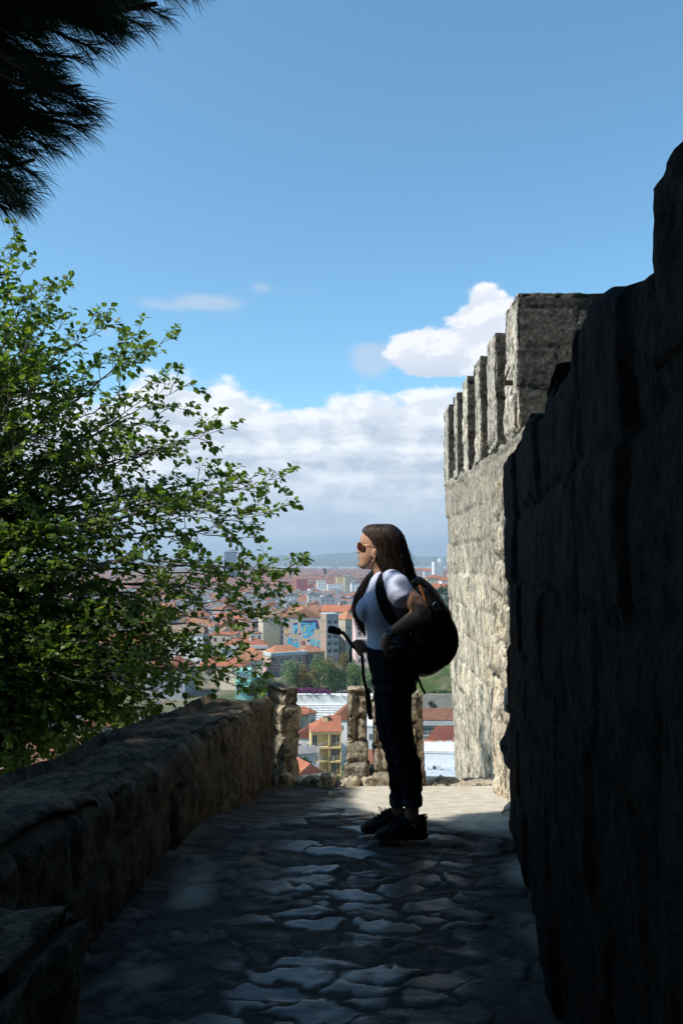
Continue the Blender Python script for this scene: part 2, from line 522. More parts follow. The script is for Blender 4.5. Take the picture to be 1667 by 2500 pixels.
finish(q, out, col, ro, q.m('MULTIPLY_ADD', pol, .42, .10), q.m('ADD', q.m('MULTIPLY', n2, .6), q.m('MULTIPLY', n3, .35)), .40, .010)
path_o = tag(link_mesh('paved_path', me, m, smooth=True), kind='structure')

# ================================================================== rough masonry
def fr(p, s, seed=0, octv=4):
    return noise.fractal((p[0]*s + seed*7.13, p[1]*s - seed*3.7, p[2]*s + seed*1.9), .9, 2.1, octv)
def cellr(a, b, seed):
    return noise.cell((a * 1.37 + seed * 11.3 + .5, b * 2.11 + .5, seed * 3.1 + .5))
def joints(s, z, course, block, seed, jd=.035, jw=.018, bo=.04):
    """depth of an ashlar face at (s along, z up): blocks sit in and out, joints are cut"""
    s += .03 * noise.noise((s * 2.3, z * 2.3, seed)); z += .03 * noise.noise((s * 1.7, z * 1.7, seed + 5))
    r = math.floor(z / course); fz = z / course - r
    off = cellr(r, 3, seed) * block
    c = math.floor((s + off) / block); fs = (s + off) / block - c
    dz = min(fz, 1 - fz) * course; ds = min(fs, 1 - fs) * block
    d = min(dz, ds)
    JT[0] = math.exp(-(d / (jw * .8)) ** 2); JT[1] = cellr(c + 17, r + 5, seed) - .5
    return (cellr(c, r, seed) - .5) * bo - jd * math.exp(-(d / jw) ** 2)

JT = [0.0, 0.0]
def block_attrs(me, a, b):
    fattr(me, 'mortar', a); fattr(me, 'block', b); return me
def rough_wall(path, thick, z0, ztop, res=.035, seed=1, amp=.035, course=.3, block=.5, outer_n=6, side=1, extra=None, round_=.06, jd=.035, bo=.04):
    """a wall that follows a line; its worked face is on the line, its body lies to `side`"""
    pts = [Vector((a, b, 0)) for a, b in path]
    seg = [(pts[i+1] - pts[i]).length for i in range(len(pts)-1)]
    tot = sum(seg); n = int(tot / res) + 1
    rows = []
    for i in range(n + 1):
        s = tot * i / n; k = 0; r = s
        while k < len(seg) - 1 and r > seg[k]: r -= seg[k]; k += 1
        t = (pts[k+1] - pts[k]).normalized()
        c = pts[k] + t * min(r, seg[k])
        rows.append((s, c, Vector((t.y, -t.x, 0)) * side))     # into the body
    zt0 = max(ztop(r_[1].y) for r_ in rows)
    nv = int((zt0 - z0) / res) + 2; nt = max(3, int(thick / res))
    verts = []; at_a = []; at_b = []
    for s, c, nb in rows:
        zt = ztop(c.y)
        ring = []
        for k in range(nv):
            z = z0 + (zt - z0) * k / (nv - 1)
            ring.append((c + Vector((0, 0, z)), -nb, s, z, 0))
        for k in range(1, nt):
            ring.append((c + nb * thick * k / nt + Vector((0, 0, zt)), Vector((0, 0, 1)), s, thick * k / nt, 1))
        for k in range(outer_n):
            z = zt + (z0 - zt) * k / (outer_n - 1)
            ring.append((c + nb * thick + Vector((0, 0, z)), nb, s, z, 2))
        for (p, nr, s_, v_, kind) in ring:
            h = amp * fr(p, 2.6, seed) + amp * .5 * fr(p, 9, seed + 1, 3) + min(amp, .02) * .35 * fr(p, 24, seed + 2, 2)
            if kind == 0:
                h += joints(s_, v_, course, block, seed, jd, .018, bo)
                e = max(0, 1 - (zt - v_) / round_); h -= e * e * round_ * .8
            elif kind == 1:
                e = max(0, 1 - min(v_, thick - v_) / round_); h -= e * e * round_ * .6
                h += joints(s_, v_, .4, .45, seed + 9, jd * .6)
            q_ = p + nr * h
            if extra: q_ = extra(q_, s_, kind)
            verts.append(q_); at_a.append(JT[0] if kind < 2 else 0); at_b.append(JT[1] if kind < 2 else 0)
    m_ = nv + nt - 1 + outer_n
    faces = []
    for i in range(n):
        for k in range(m_ - 1):
            f_ = (i*m_+k, (i+1)*m_+k, (i+1)*m_+k+1, i*m_+k+1)
            faces.append(f_ if side > 0 else f_[::-1])
    faces.append(tuple(range(m_)) if side > 0 else tuple(range(m_))[::-1])
    faces.append(tuple(n*m_ + k for k in range(m_))[::-1] if side > 0 else tuple(n*m_ + k for k in range(m_)))
    return block_attrs(mesh_from(verts, faces), at_a, at_b)

def rough_box(c, size, rotz=0, res=.03, seed=1, amp=.02, course=.28, block=.45, jd=.03, round_=.025, taper=0.0, freq=5.0, bo=.03):
    """a squared block of masonry with worn faces; c is the middle of its foot"""
    n = [max(2, int(s / res)) for s in size]
    verts = {}; vl = []; nrm = []; faces = []
    def vid(i, j, k):
        key = (i, j, k)
        if key not in verts:
            verts[key] = len(vl)
            vl.append(Vector((size[0]*(i/n[0]-.5), size[1]*(j/n[1]-.5), size[2]*k/n[2])))
            nrm.append(Vector(((i == n[0]) - (i == 0), (j == n[1]) - (j == 0), (k == n[2]) - (k == 0))).normalized())
        return verts[key]
    for k in range(n[2]):
        for i in range(n[0]):
            faces.append((vid(i,0,k), vid(i+1,0,k), vid(i+1,0,k+1), vid(i,0,k+1)))
            faces.append((vid(i,n[1],k), vid(i,n[1],k+1), vid(i+1,n[1],k+1), vid(i+1,n[1],k)))
        for j in range(n[1]):
            faces.append((vid(0,j,k), vid(0,j,k+1), vid(0,j+1,k+1), vid(0,j+1,k)))
            faces.append((vid(n[0],j,k), vid(n[0],j+1,k), vid(n[0],j+1,k+1), vid(n[0],j,k+1)))
    for i in range(n[0]):
        for j in range(n[1]):
            faces.append((vid(i,j,n[2]), vid(i+1,j,n[2]), vid(i+1,j+1,n[2]), vid(i,j+1,n[2])))
            faces.append((vid(i,j,0), vid(i,j+1,0), vid(i+1,j+1,0), vid(i+1,j,0)))
    Rz = Matrix.Rotation(rotz, 3, 'Z'); c = Vector(c)
    out_ = []; at_a = []; at_b = []
    for p, nn in zip(vl, nrm):
        JT[0] = JT[1] = 0
        s = p.x if abs(nn.y) > .5 else p.y
        h = amp * fr(p, freq, seed) + amp * .6 * fr(p, freq * 3, seed + 3, 3)
        if abs(nn.z) < .9 and course: h += joints(s + 3, p.z + seed * .13, course, block, seed, jd, .014, bo)
        if sum(abs(v) > .3 for v in nn) > 1: h -= round_
        f_ = 1 - taper * p.z / size[2]
        p2 = Vector((p.x * f_, p.y * f_, p.z)) + nn * h
        out_.append(c + Rz @ p2); at_a.append(JT[0]); at_b.append(JT[1])
    return block_attrs(mesh_from(out_, faces), at_a, at_b)

# ---------------------------------------------------------------- dark wall on the right
TOPS = [(-4, 1.79), (1.20, 1.80), (1.25, 1.85), (1.42, 1.875), (1.58, 1.93), (1.70, 1.955), (1.95, 1.96), (1.985, 1.88), (2.36, 1.885), (2.38, 1.965), (2.62, 1.95), (2.66, 1.885),
        (2.80, 1.89), (3.15, 1.965), (3.4, 1.965), (3.55, 1.92), (3.95, 1.93), (4.1, 1.93), (5.2, 1.97), (7.5, 2.02)]
def near_top(y):
    for (a, za), (b, zb) in zip(TOPS, TOPS[1:]):
        if y <= b: return .045 + za + (zb - za) * max(0, (y - a) / (b - a))
    return 2.0
wall_r = empty('rough_stone_wall', (1.0, 2.0, 0), label='dark rough stone wall in deep shade along the right side of the path', cat='wall')
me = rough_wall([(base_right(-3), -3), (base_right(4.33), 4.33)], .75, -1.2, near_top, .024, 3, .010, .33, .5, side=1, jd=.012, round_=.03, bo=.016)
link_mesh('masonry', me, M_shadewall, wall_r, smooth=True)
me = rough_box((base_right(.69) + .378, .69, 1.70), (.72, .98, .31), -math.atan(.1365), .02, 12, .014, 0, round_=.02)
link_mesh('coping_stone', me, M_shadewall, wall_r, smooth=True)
# added behind the viewpoint, out of view: two tall blocks that cut the skylight
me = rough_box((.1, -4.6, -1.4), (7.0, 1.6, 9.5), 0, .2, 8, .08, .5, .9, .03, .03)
link_mesh('masonry', me, M_shadewall, wall_r, smooth=True)  # added unseen block, cuts the skylight
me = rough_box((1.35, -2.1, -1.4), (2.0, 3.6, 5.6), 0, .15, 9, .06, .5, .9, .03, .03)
link_mesh('masonry', me, M_shadewall, wall_r, smooth=True)  # added unseen block, cuts the skylight

# ---------------------------------------------------------------- battlemented wall
D0 = 7.17
def wall_x(y, z): return 1.602 + (y - D0) * .006 + max(0, 2.6 - z) * .022
wall_b = empty('battlemented_wall', (2.1, 9.5, 0), label='tall sunlit limestone castle wall with a row of battlements', cat='wall')
SILL = CAM.z + 330 / 271.2
def slot(p, s, kind):
    if kind == 0:
        y, z = p.y, p.z
        p = Vector((p.x + max(0, 2.6 - z) * .022, y, z))
        if abs(y - 8.75) < .16 and z < .12 + .12 * math.sin(y * 9): p.x += .28
        if abs(y - 7.75) < .05 and z < .9 + .1 * math.sin(z * 6): p.x += .06
    return p
me = rough_wall([(1.602, 6.9), (wall_x(12.6, 2.6), 12.6)], 1.15, -3.2, lambda y: SILL + .03 * math.sin(y * 5.3) + .02 * math.sin(y * 11), .03, 21, .011, .42, .66, side=1, extra=slot, round_=.03, jd=.018, bo=.022)
link_mesh('wall_face', me, M_lime, wall_b, smooth=True)
me = rough_wall([(base_right(4.3), 4.3), (1.235, 6.55), (1.50, 6.95)], .7, -1.4, lambda y: near_top(y) + .02, .034, 5, .05, .29, .36, side=1, jd=.045)
link_mesh('sunlit_rubble_core', me, M_lime, wall_b, smooth=True)  # sunlit end of the near wall, given pale stone from the shadow edge
mer = [(1.0, 1.085, 3.89), (1.153, 1.222, 3.84), (1.286, 1.352, 3.84), (1.424, 1.485, 3.84), (1.560, 1.612, 3.83), (1.69, 1.757, 3.84)]
for i, (a, b, zt) in enumerate(mer):
    ya, yb = D0 * a, D0 * b
    me = rough_box((1.602 + .56 + (ya - D0) * .006, (ya + yb) / 2, SILL - .03), (1.12, yb - ya, zt - SILL + .03), 0, .022, 31 + i, .009, .37 + .05 * (i * 2 % 3), .9 if i else .52, .013, .012, bo=.018, freq=7)
    link_mesh('merlon', me, M_limegrey, wall_b, smooth=True)
M_rust = plain('rusty_iron', (.035, .016, .011), (.022, .012, .010), 40, .85, .3, .3, 90)
ib = MB()
p0 = P(1252, 938, D0 * 1.04)
p0.x = 1.60
ib.box((p0.x - .06, p0.y - .04, p0.z - .02), (p0.x + .04, p0.y - .03, p0.z + .03))
ib.box((p0.x - .06, p0.y - .03, p0.z - .02), (p0.x - .05, p0.y + .03, p0.z + .03))
ib.tube([p0 + Vector((-.055, .02, .02)), p0 + Vector((-.035, .0, .09)), p0 + Vector((-.015, -.02, .16))], [.009, .009, .007], 6)
ib.build('iron_bracket', M_rust, wall_b)

# ---------------------------------------------------------------- parapet on the left
par = empty('stone_parapet', (-1.0, 3.0, 0), label='low rough stone parapet with a flat worn top on the left of the path', cat='parapet')
def par_top(y): return .575 - max(0, y - 2.6) * .057
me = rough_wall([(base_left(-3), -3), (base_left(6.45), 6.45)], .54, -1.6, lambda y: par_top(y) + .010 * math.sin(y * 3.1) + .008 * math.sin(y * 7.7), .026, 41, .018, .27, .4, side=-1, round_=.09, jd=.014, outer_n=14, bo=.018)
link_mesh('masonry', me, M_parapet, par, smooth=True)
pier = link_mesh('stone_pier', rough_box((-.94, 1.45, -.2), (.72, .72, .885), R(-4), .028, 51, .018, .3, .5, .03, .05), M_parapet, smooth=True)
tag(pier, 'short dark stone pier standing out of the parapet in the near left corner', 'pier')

# ---------------------------------------------------------------- low battlements across the end of the walk
wall_e = empty('ruined_end_wall', (.1, 6.9, -.5), label='ruined low wall of rough pitted merlons across the end of the path', cat='wall')
me = rough_box((.35, 6.92, -2.6), (2.5, .42, 2.14), 0, .035, 61, .045, .26, .4, .04, .05)
link_mesh('sill', me, M_rubble, wall_e, smooth=True)
def merlon(pxa, pxb, ytop, Y, th, rot, seed, mat=M_rubble):
    a, b = P(pxa, ytop, Y), P(pxb, ytop, Y)
    wd = (b.x - a.x)
    zb = -.52
    me = rough_box(((a.x + b.x) / 2, Y + th / 2, zb), (wd, th, a.z - zb), rot, .017, seed, .015, .19, .6, .03, .014, freq=8)
    o = link_mesh('merlon', me, mat, wall_e, smooth=True)
    return o
merlon(843, 901, 1682, 6.76, .2, 0, 71, M_rubble)
merlon(908, 1022, 1700, 6.78, .3, 0, 73)
merlon(1006, 1034, 1694, 6.80, .26, R(8), 74)
a = P(693, 1680, 6.62)
me = rough_box((a.x - .02, a.y + .15, -.6), (.175, .30, a.z + .6), R(34), .017, 76, .016, .21, .6, .03, .015, freq=8)
link_mesh('merlon', me, M_rubble, wall_e, smooth=True)
stones = [(655, 1896, 24), (668, 1905, 20), (700, 1908, 30), (728, 1908, 26), (770, 1911, 48), (800, 1907, 30), (838, 1905, 44), (862, 1902, 34), (690, 1898, 18), (822, 1898, 20), (900, 1908, 30)]
for i, (px, py, wpx) in enumerate(stones):
    Yd = 6.52 - (i % 3) * .04
    c_ = P(px, py, Yd); wd = wpx / F * Yd
    o = link_mesh('loose_stone', rough_box((c_.x, c_.y, path_z(c_.y) - .03), (wd, wd * .8, .075 + .03 * ((i * 7) % 3)), R(i * 37), .014, 80 + i, .014, 0, round_=.012, freq=14), M_rubble, smooth=True)
    tag(o, 'loose rubble stone lying at the foot of the ruined end wall', 'stone', 'loose stones at the end of the path')

# ================================================================== the woman
M_skin = None
m, q, out = new_mat('skin')
v = q.pos()
colr = q.mix(q.sm(q.noise(v, 25, 4), .35, .7), (.46, .265, .175), (.40, .215, .14))
finish(q, out, colr, .48, .35, q.noise(v, 240, 3), .08, .002, **{'Subsurface Weight': .12, 'Subsurface Radius': (.012, .004, .002), 'Subsurface Scale': .6})
M_skin = m
m, q, out = new_mat('ribbed_cotton')
v = q.pos()
wv = q.n('ShaderNodeTexWave', {'Vector': v, 'Scale': 62, 'Distortion': 1.2, 'Detail': 2, 'Detail Scale': .7}, bands_direction='X').outputs['Fac']
wy_ = q.n('ShaderNodeTexWave', {'Vector': v, 'Scale': 55, 'Distortion': 1.2, 'Detail': 2}, bands_direction='Y').outputs['Fac']
fold = q.noise(q.n('ShaderNodeMapping', {0: v, 3: (6, 6, 16)}).outputs[0], 1.6, 3)
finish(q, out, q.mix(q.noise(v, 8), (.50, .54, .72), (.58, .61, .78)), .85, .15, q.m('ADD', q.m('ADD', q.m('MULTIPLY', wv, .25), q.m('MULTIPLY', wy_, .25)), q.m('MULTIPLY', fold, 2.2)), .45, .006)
M_shirt = m
m, q, out = new_mat('dark_denim')
v = q.pos()
fold = q.noise(q.n('ShaderNodeMapping', {0: v, 3: (5, 5, 11)}).outputs[0], 1.7, 4)
tw_ = q.n('ShaderNodeTexWave', {'Vector': v, 'Scale': 180, 'Distortion': .5}, bands_direction='DIAGONAL').outputs['Fac']
finish(q, out, q.mix(q.sm(q.noise(v, 6, 5), .4, .65), (.006, .008, .014), (.010, .014, .023)), .85, .12, q.m('ADD', q.m('MULTIPLY', fold, 2.0), q.m('MULTIPLY', tw_, .1)), .5, .01)
M_denim = m
M_cuff = plain('denim_inside', (.045, .055, .075), (.03, .038, .055), 60, .9, .15, .3, 300)
m, q, out = new_mat('brown_hair')
v = q.pos()
tn = q.attr('tint')
finish(q, out, q.mix(tn, (.012, .008, .006), (.075, .045, .029)), .46, .35)
M_hair = m
m, q, out = new_mat('hair_shell')
v = q.pos()
finish(q, out, q.mix(q.sm(q.noise(q.n('ShaderNodeMapping', {0: v, 3: (90, 90, 9)}).outputs[0], 1.0, 4), .35, .7), (.012, .007, .005), (.040, .022, .013)), .45, .35, q.noise(q.n('ShaderNodeMapping', {0: v, 3: (160, 160, 12)}).outputs[0], 1.0, 3), .7, .004)
M_hairshell = m
M_shoe = plain('black_mesh_shoe', (.008, .008, .009), (.013, .013, .014), 90, .75, .2, .5, 250, .003)
M_sole = plain('black_rubber', (.010, .010, .010), None, 30, .6, .3)
M_pack = plain('black_nylon', (.006, .006, .0065), (.010, .010, .011), 14, .62, .25, .5, 26, .012)
M_strap = plain('black_webbing', (.008, .008, .009), (.013, .013, .014), 120, .8, .2, .4, 300, .003)
M_metal = plain('brushed_steel', (.50, .50, .52), None, 30, .3, .5, metallic=1.0)
M_gold = plain('gold_earring', (.62, .42, .22), (.5, .32, .16), 60, .38, .5, metallic=.6)
M_orange = plain('orange_webbing', (.36, .12, .035), (.25, .08, .025), 80, .7, .25)
M_white = plain('white_print', (.62, .62, .62), None, 30, .6)
M_gadget = plain('black_plastic', (.010, .010, .011), (.014, .014, .015), 30, .42, .4)
m, q, out = new_mat('tinted_lens')
gl = q.n('ShaderNodeBsdfGlass', {'Color': (.42, .20, .16, 1), 'Roughness': .02, 'IOR': 1.1})
gs = q.n('ShaderNodeBsdfPrincipled', {'Base Color': (.10, .035, .03, 1), 'Roughness': .08, 'Specular IOR Level': .6})
mx = q.n('ShaderNodeMixShader', {0: .5, 1: gl.outputs[0], 2: gs.outputs[0]})
q.t.links.new(mx.outputs[0], out.inputs[0])
M_lens = m

WY = 4.17                                   # the woman stands this far ahead
def W(px, py, dy=0.0): return P(px, py, WY + dy)
def sec(py, xf, xb, hw, dy=0.0, n=40, ex=2.3, exy=None):
    """level section through her body: front and back seen at xf, xb, half width hw across"""
    a, b = W(xf, py, dy), W(xb, py, dy)
    cx, cz, hx = (a.x + b.x) / 2, a.z, (b.x - a.x) / 2
    r = []
    for k in range(n):
        t = 2 * math.pi * k / n
        c_, s_ = math.cos(t), math.sin(t)
        r.append(Vector((cx - hx * math.copysign(abs(c_) ** (2 / ex), c_), WY + dy + hw * math.copysign(abs(s_) ** (2 / (exy or ex)), s_), cz)))
    return r
def cat(tab, n):
    """smooth rows through a table"""
    tab = [np.array(t, float) for t in tab]; o = []
    for i in range(len(tab) - 1):
        p0 = tab[max(i-1, 0)]; p1 = tab[i]; p2 = tab[i+1]; p3 = tab[min(i+2, len(tab)-1)]
        for k in range(n):
            t = k / n
            o.append(.5 * ((2*p1) + (-p0+p2)*t + (2*p0-5*p1+4*p2-p3)*t*t + (-p0+3*p1-3*p2+p3)*t**3))
    o.append(tab[-1]); return o
def grow(tab, dpx, dw):
    return [(r[0], r[1] - dpx, r[2] + dpx, r[3] + dw) + tuple(r[4:]) for r in tab]

feet = W(975, 2040, 0.0); feet.z = 0.0
woman = empty('person', feet, label='woman in white T-shirt and dark rolled jeans standing in profile, hand on hip', cat='person')

torso = [(1396, 917, 958, .062), (1404, 911, 972, .092), (1412, 906, 984, .130), (1422, 902, 992, .158), (1435, 897, 998, .170), (1450, 890, 1001, .173), (1468, 882, 1001, .170), (1490, 877, 999, .163),
         (1508, 880, 996, .155), (1522, 888, 991, .147), (1536, 895, 988, .140), (1556, 896, 987, .136), (1580, 895, 991, .148)]
hips = [(1574, 896, 990, .147), (1590, 895, 997, .156), (1606, 896, 1006, .166), (1625, 900, 1013, .174), (1645, 905, 1018, .178), (1662, 909, 1018, .178), (1682, 911, 1014, .172)]
legN = [(1660, 920, 1017, .088, -.082), (1690, 926, 1007, .086, -.084), (1725, 931, 1004, .082, -.084), (1760, 938, 1006, .077, -.082), (1800, 947, 1011, .070, -.08), (1830, 955, 1017, .065, -.078),
        (1855, 960, 1025, .063, -.076), (1880, 965, 1030, .062, -.076), (1905, 972, 1031, .059, -.076), (1930, 979, 1030, .055, -.076), (1950, 983, 1028, .053, -.076)]
legF = [(1660, 910, 1000, .086, .084), (1690, 912, 992, .085, .082), (1725, 914, 988, .08, .08), (1760, 916, 986, .076, .076), (1800, 924, 988, .068, .07), (1830, 936, 992, .063, .066),
        (1855, 942, 995, .061, .062), (1880, 946, 996, .06, .06), (1905, 949, 994, .057, .058), (1930, 951, 990, .053, .056), (1950, 952, 986, .050, .055)]
ankN = [(1940, 988, 1025, .040, -.076), (1965, 988, 1023, .036, -.076), (1985, 988, 1022, .032, -.076), (2005, 986, 1026, .027, -.076), (2030, 975, 1028, .022, -.076)]
ankF = [(1940, 955, 984, .038, .055), (1965, 955, 984, .034, .055), (1985, 953, 984, .031, .055), (2000, 950, 986, .027, .055), (2018, 940, 988, .022, .055)]

# ---- head
head_t = [(1284.5, 908, 946, .034), (1289, 897, 960, .054), (1297, 887.5, 970, .067), (1308, 881.5, 976, .0745), (1320, 879, 978, .077), (1330, 880.5, 978, .077), (1340, 880.5, 976, .076), (1350, 879, 970, .072),
          (1358, 877, 960, .066), (1366, 876.5, 944, .057), (1374, 876, 930, .049), (1380, 875, 918, .041), (1385, 877, 906, .032), (1390, 885, 902, .022)]
BMP = [(1326, 2.0, 3.0, .030, 0), (1331, -2.5, 3.5, .012, .033), (1331, -2.5, 3.5, .012, -.033), (1337, 4.5, 4.0, .009, 0), (1343, 8.0, 3.8, .0105, 0), (1347.5, 9.5, 3.0, .0125, 0), (1349, 3.0, 2.5, .012, .010), (1349, 3.0, 2.5, .012, -.010),
       (1358.2, 4.6, 1.9, .018, 0), (1364.6, 4.0, 2.1, .017, 0), (1361.2, -1.0, 1.0, .02, 0), (1379, 3.0, 4.0, .016, 0), (1348, 1.5, 8, .02, .035), (1348, 1.5, 8, .02, -.035)]
mb = MB()
rings = []
for r in cat(head_t, 6):
    ring = sec(r[0], r[1], r[2], r[3], 0, 72, 2.25)
    pxm = WY / F
    for i, p in enumerate(ring):
        t = 2 * math.pi * i / 72
        if math.cos(t) > 0:
            e = 0
            for (by, amp, sy, sw, oy) in BMP:
                e += amp * math.exp(-((r[0] - by) / sy) ** 2 - ((p.y - WY - oy) / sw) ** 2)
            ring[i] = Vector((p.x - e * pxm, p.y, p.z))
    rings.append(ring)
mb.loft(rings)
mb.loft([sec(r[0], r[1], r[2], r[3]) for r in cat([(1366, 897, 955, .052), (1380, 900, 957, .052), (1392, 906, 960, .051), (1402, 911, 966, .058), (1412, 910, 978, .085), (1424, 908, 984, .11)], 4)])
mb.ball(W(916, 1350, -.074), (.017, .010, .030), 8, M=Matrix.Rotation(R(12), 3, 'Y'))      # ear
mb.ball(W(916, 1350, .074), (.017, .010, .030), 8)
# trunk and legs under the clothes
mb.loft([sec(r[0], r[1], r[2], r[3]) for r in grow(cat(torso[2:] + hips[2:], 3), -5, -.010)])
for lg in (legN, legF):
    mb.loft([sec(r[0], r[1], r[2], r[3], r[4], 24) for r in cat([(r[0], r[1] + 5, r[2] - 5, r[3] - .01, r[4]) for r in lg], 2)])
for an in (ankN, ankF):
    mb.loft([sec(r[0], r[1], r[2], r[3], r[4], 24) for r in cat(an, 3)])
# near arm: hand on the hip, elbow back
S_, E_, Wr = W(974, 1436, -.172), W(1035, 1500, -.255), W(951, 1545, -.215)
arm = [S_, S_.lerp(E_, .35) + Vector((.004, -.006, 0)), S_.lerp(E_, .7) + Vector((.006, -.004, .004)), E_ + Vector((-.012, 0, .012))]
mb.tube(arm, [.045, .049, .045, .0385], 18)
mb.ball(E_ + Vector((.000, 0, -.004)), (.0365, .034, .036), 9)
E2 = E_ + Vector((-.010, .004, -.004))
mb.tube([E2, E2.lerp(Wr, .25) + Vector((0, 0, .006)), E2.lerp(Wr, .55) + Vector((0, 0, .002)), E2.lerp(Wr, .85), Wr], [.037, .0395, .034, .026, .0235], 18)
def Q_(pts): return [W(a, b, c) for a, b, c in pts]
def hand_tube(pts, r, n=12): mb.tube(Q_(pts), r, n)
hand_tube([(951, 1545, -.215), (944, 1558, -.212), (939, 1572, -.206)], [.0235, .026, .027], 14)
mb.ball(W(939, 1569, -.204), (.023, .030, .036), 9)
# four fingers bent back along the hip, and the thumb
hand_tube([(935, 1577, -.222), (939, 1588, -.226), (950, 1588, -.216), (963, 1581, -.206)], [.0098, .0094, .0086, .0072])
hand_tube([(936, 1581, -.205), (941, 1594, -.208), (953, 1594, -.202), (968, 1589, -.194)], [.0098, .0095, .0086, .0072])
hand_tube([(937, 1583, -.187), (943, 1598, -.190), (955, 1600, -.187), (966, 1596, -.182)], [.0094, .009, .0082, .007])
hand_tube([(938, 1582, -.172), (944, 1597, -.174), (954, 1602, -.173), (961, 1601, -.172)], [.0086, .008, .0073, .0064])
hand_tube([(944, 1558, -.190), (953, 1568, -.180), (962, 1573, -.176), (969, 1571, -.176)], [.0125, .011, .0095, .0078])
# far arm: forearm comes forward to hold the stick
S2, E3, W2 = W(962, 1430, .165), W(948, 1540, .225), W(901, 1583, .155)
mb.tube([S2, S2.lerp(E3, .5) + Vector((.004, .01, 0)), E3], [.05, .044, .037], 16)
mb.tube([E3, E3.lerp(W2, .4), W2], [.036, .035, .0245], 16)
hand_tube([(901, 1583, .155), (891, 1583, .143), (880, 1582, .132)], [.024, .0255, .026], 14)
mb.ball(W(880, 1580, .130), (.030, .026, .026), 9)
for k, (ya, yb, yc, yd) in enumerate(((1571, 1568, 1573, 1578), (1578, 1576, 1581, 1585), (1585, 1585, 1589, 1592), (1591, 1593, 1596, 1597))):
    xa = 874 + k * 3
    hand_tube([(xa, ya + 2, .142), (xa - 10 + k, yb + 2, .128), (xa - 9 + k, yc + 1, .104), (xa + 1, yd, .094)], [.0096, .0094, .0085, .0074][0:4])
hand_tube([(889, 1572, .125), (880, 1565, .112), (869, 1566, .104), (861, 1570, .106)], [.012, .0108, .0095, .008])
body = remesh(mb, .0038, 4, .5)
link_mesh('body', body, M_skin, woman, smooth=True)

# ---- clothes
mb = MB()
mb.loft([sec(r[0], r[1], r[2], r[3]) for r in grow(cat(torso, 4), 0, .004)])
for sgn in (-1, 1):                                    # bust
    mb.ball(W(893, 1489, sgn * .068), (.052, .062, .066), 10)
S0 = W(957, 1419, -.122); S1 = W(979, 1452, -.196)
mb.tube([S0, S0.lerp(S1, .5) + Vector((0, -.008, .010)), S1], [.062, .068, .069], 22, caps=True)
S0 = W(952, 1423, .125); S1 = W(966, 1470, .195)
mb.tube([S0, S0.lerp(S1, .5), S1], [.058, .062, .062], 22)
me = remesh(mb, .0042, 5, .5)
displace(me, lambda p: .0035 * math.sin(p.z * 70 + 9 * noise.noise(p * 7)) * max(0, min(1, (p.x - feet.x + .02) * 8)) + .0025 * noise.noise(p * 22))   # cloth creases
shirt = link_mesh('shirt', me, M_shirt, woman, smooth=True)
# jeans
mb = MB()
mb.loft([sec(r[0], r[1], r[2], r[3]) for r in cat(hips, 4)])
for lg in (legN, legF):
    mb.loft([sec(r[0], r[1], r[2], r[3], r[4], 28) for r in cat(lg, 3)])
me = remesh(mb, .0048, 5, .5)
def denim_fold(p):
    k = math.exp(-((p.z - .43) / .09) ** 2) + math.exp(-((p.z - .80) / .06) ** 2) + 1.2 * math.exp(-((p.z - .22) / .06) ** 2)
    return (.0045 * k * math.sin(p.z * 110 + 5 * noise.noise(p * 5) + p.y * 20) + .003 * noise.noise(p * 12))
displace(me, denim_fold)
jeans = link_mesh('jeans', me, M_denim, woman, smooth=True)
for rows in ([(1944, 981.5, 1030.5, .055, -.076), (1949, 980.5, 1031.5, .057, -.076), (1960, 981, 1031, .056, -.076), (1965, 982, 1030, .054, -.076)], [(1944, 950.5, 988, .052, .055), (1949, 949.5, 989, .054, .055), (1960, 950, 988.5, .053, .055), (1965, 951, 988, .051, .055)]):
    mb = MB(); mb.loft([sec(r[0], r[1], r[2], r[3], r[4], 30) for r in rows])
    mb.build('rolled_cuff', M_cuff, jeans, smooth=True)
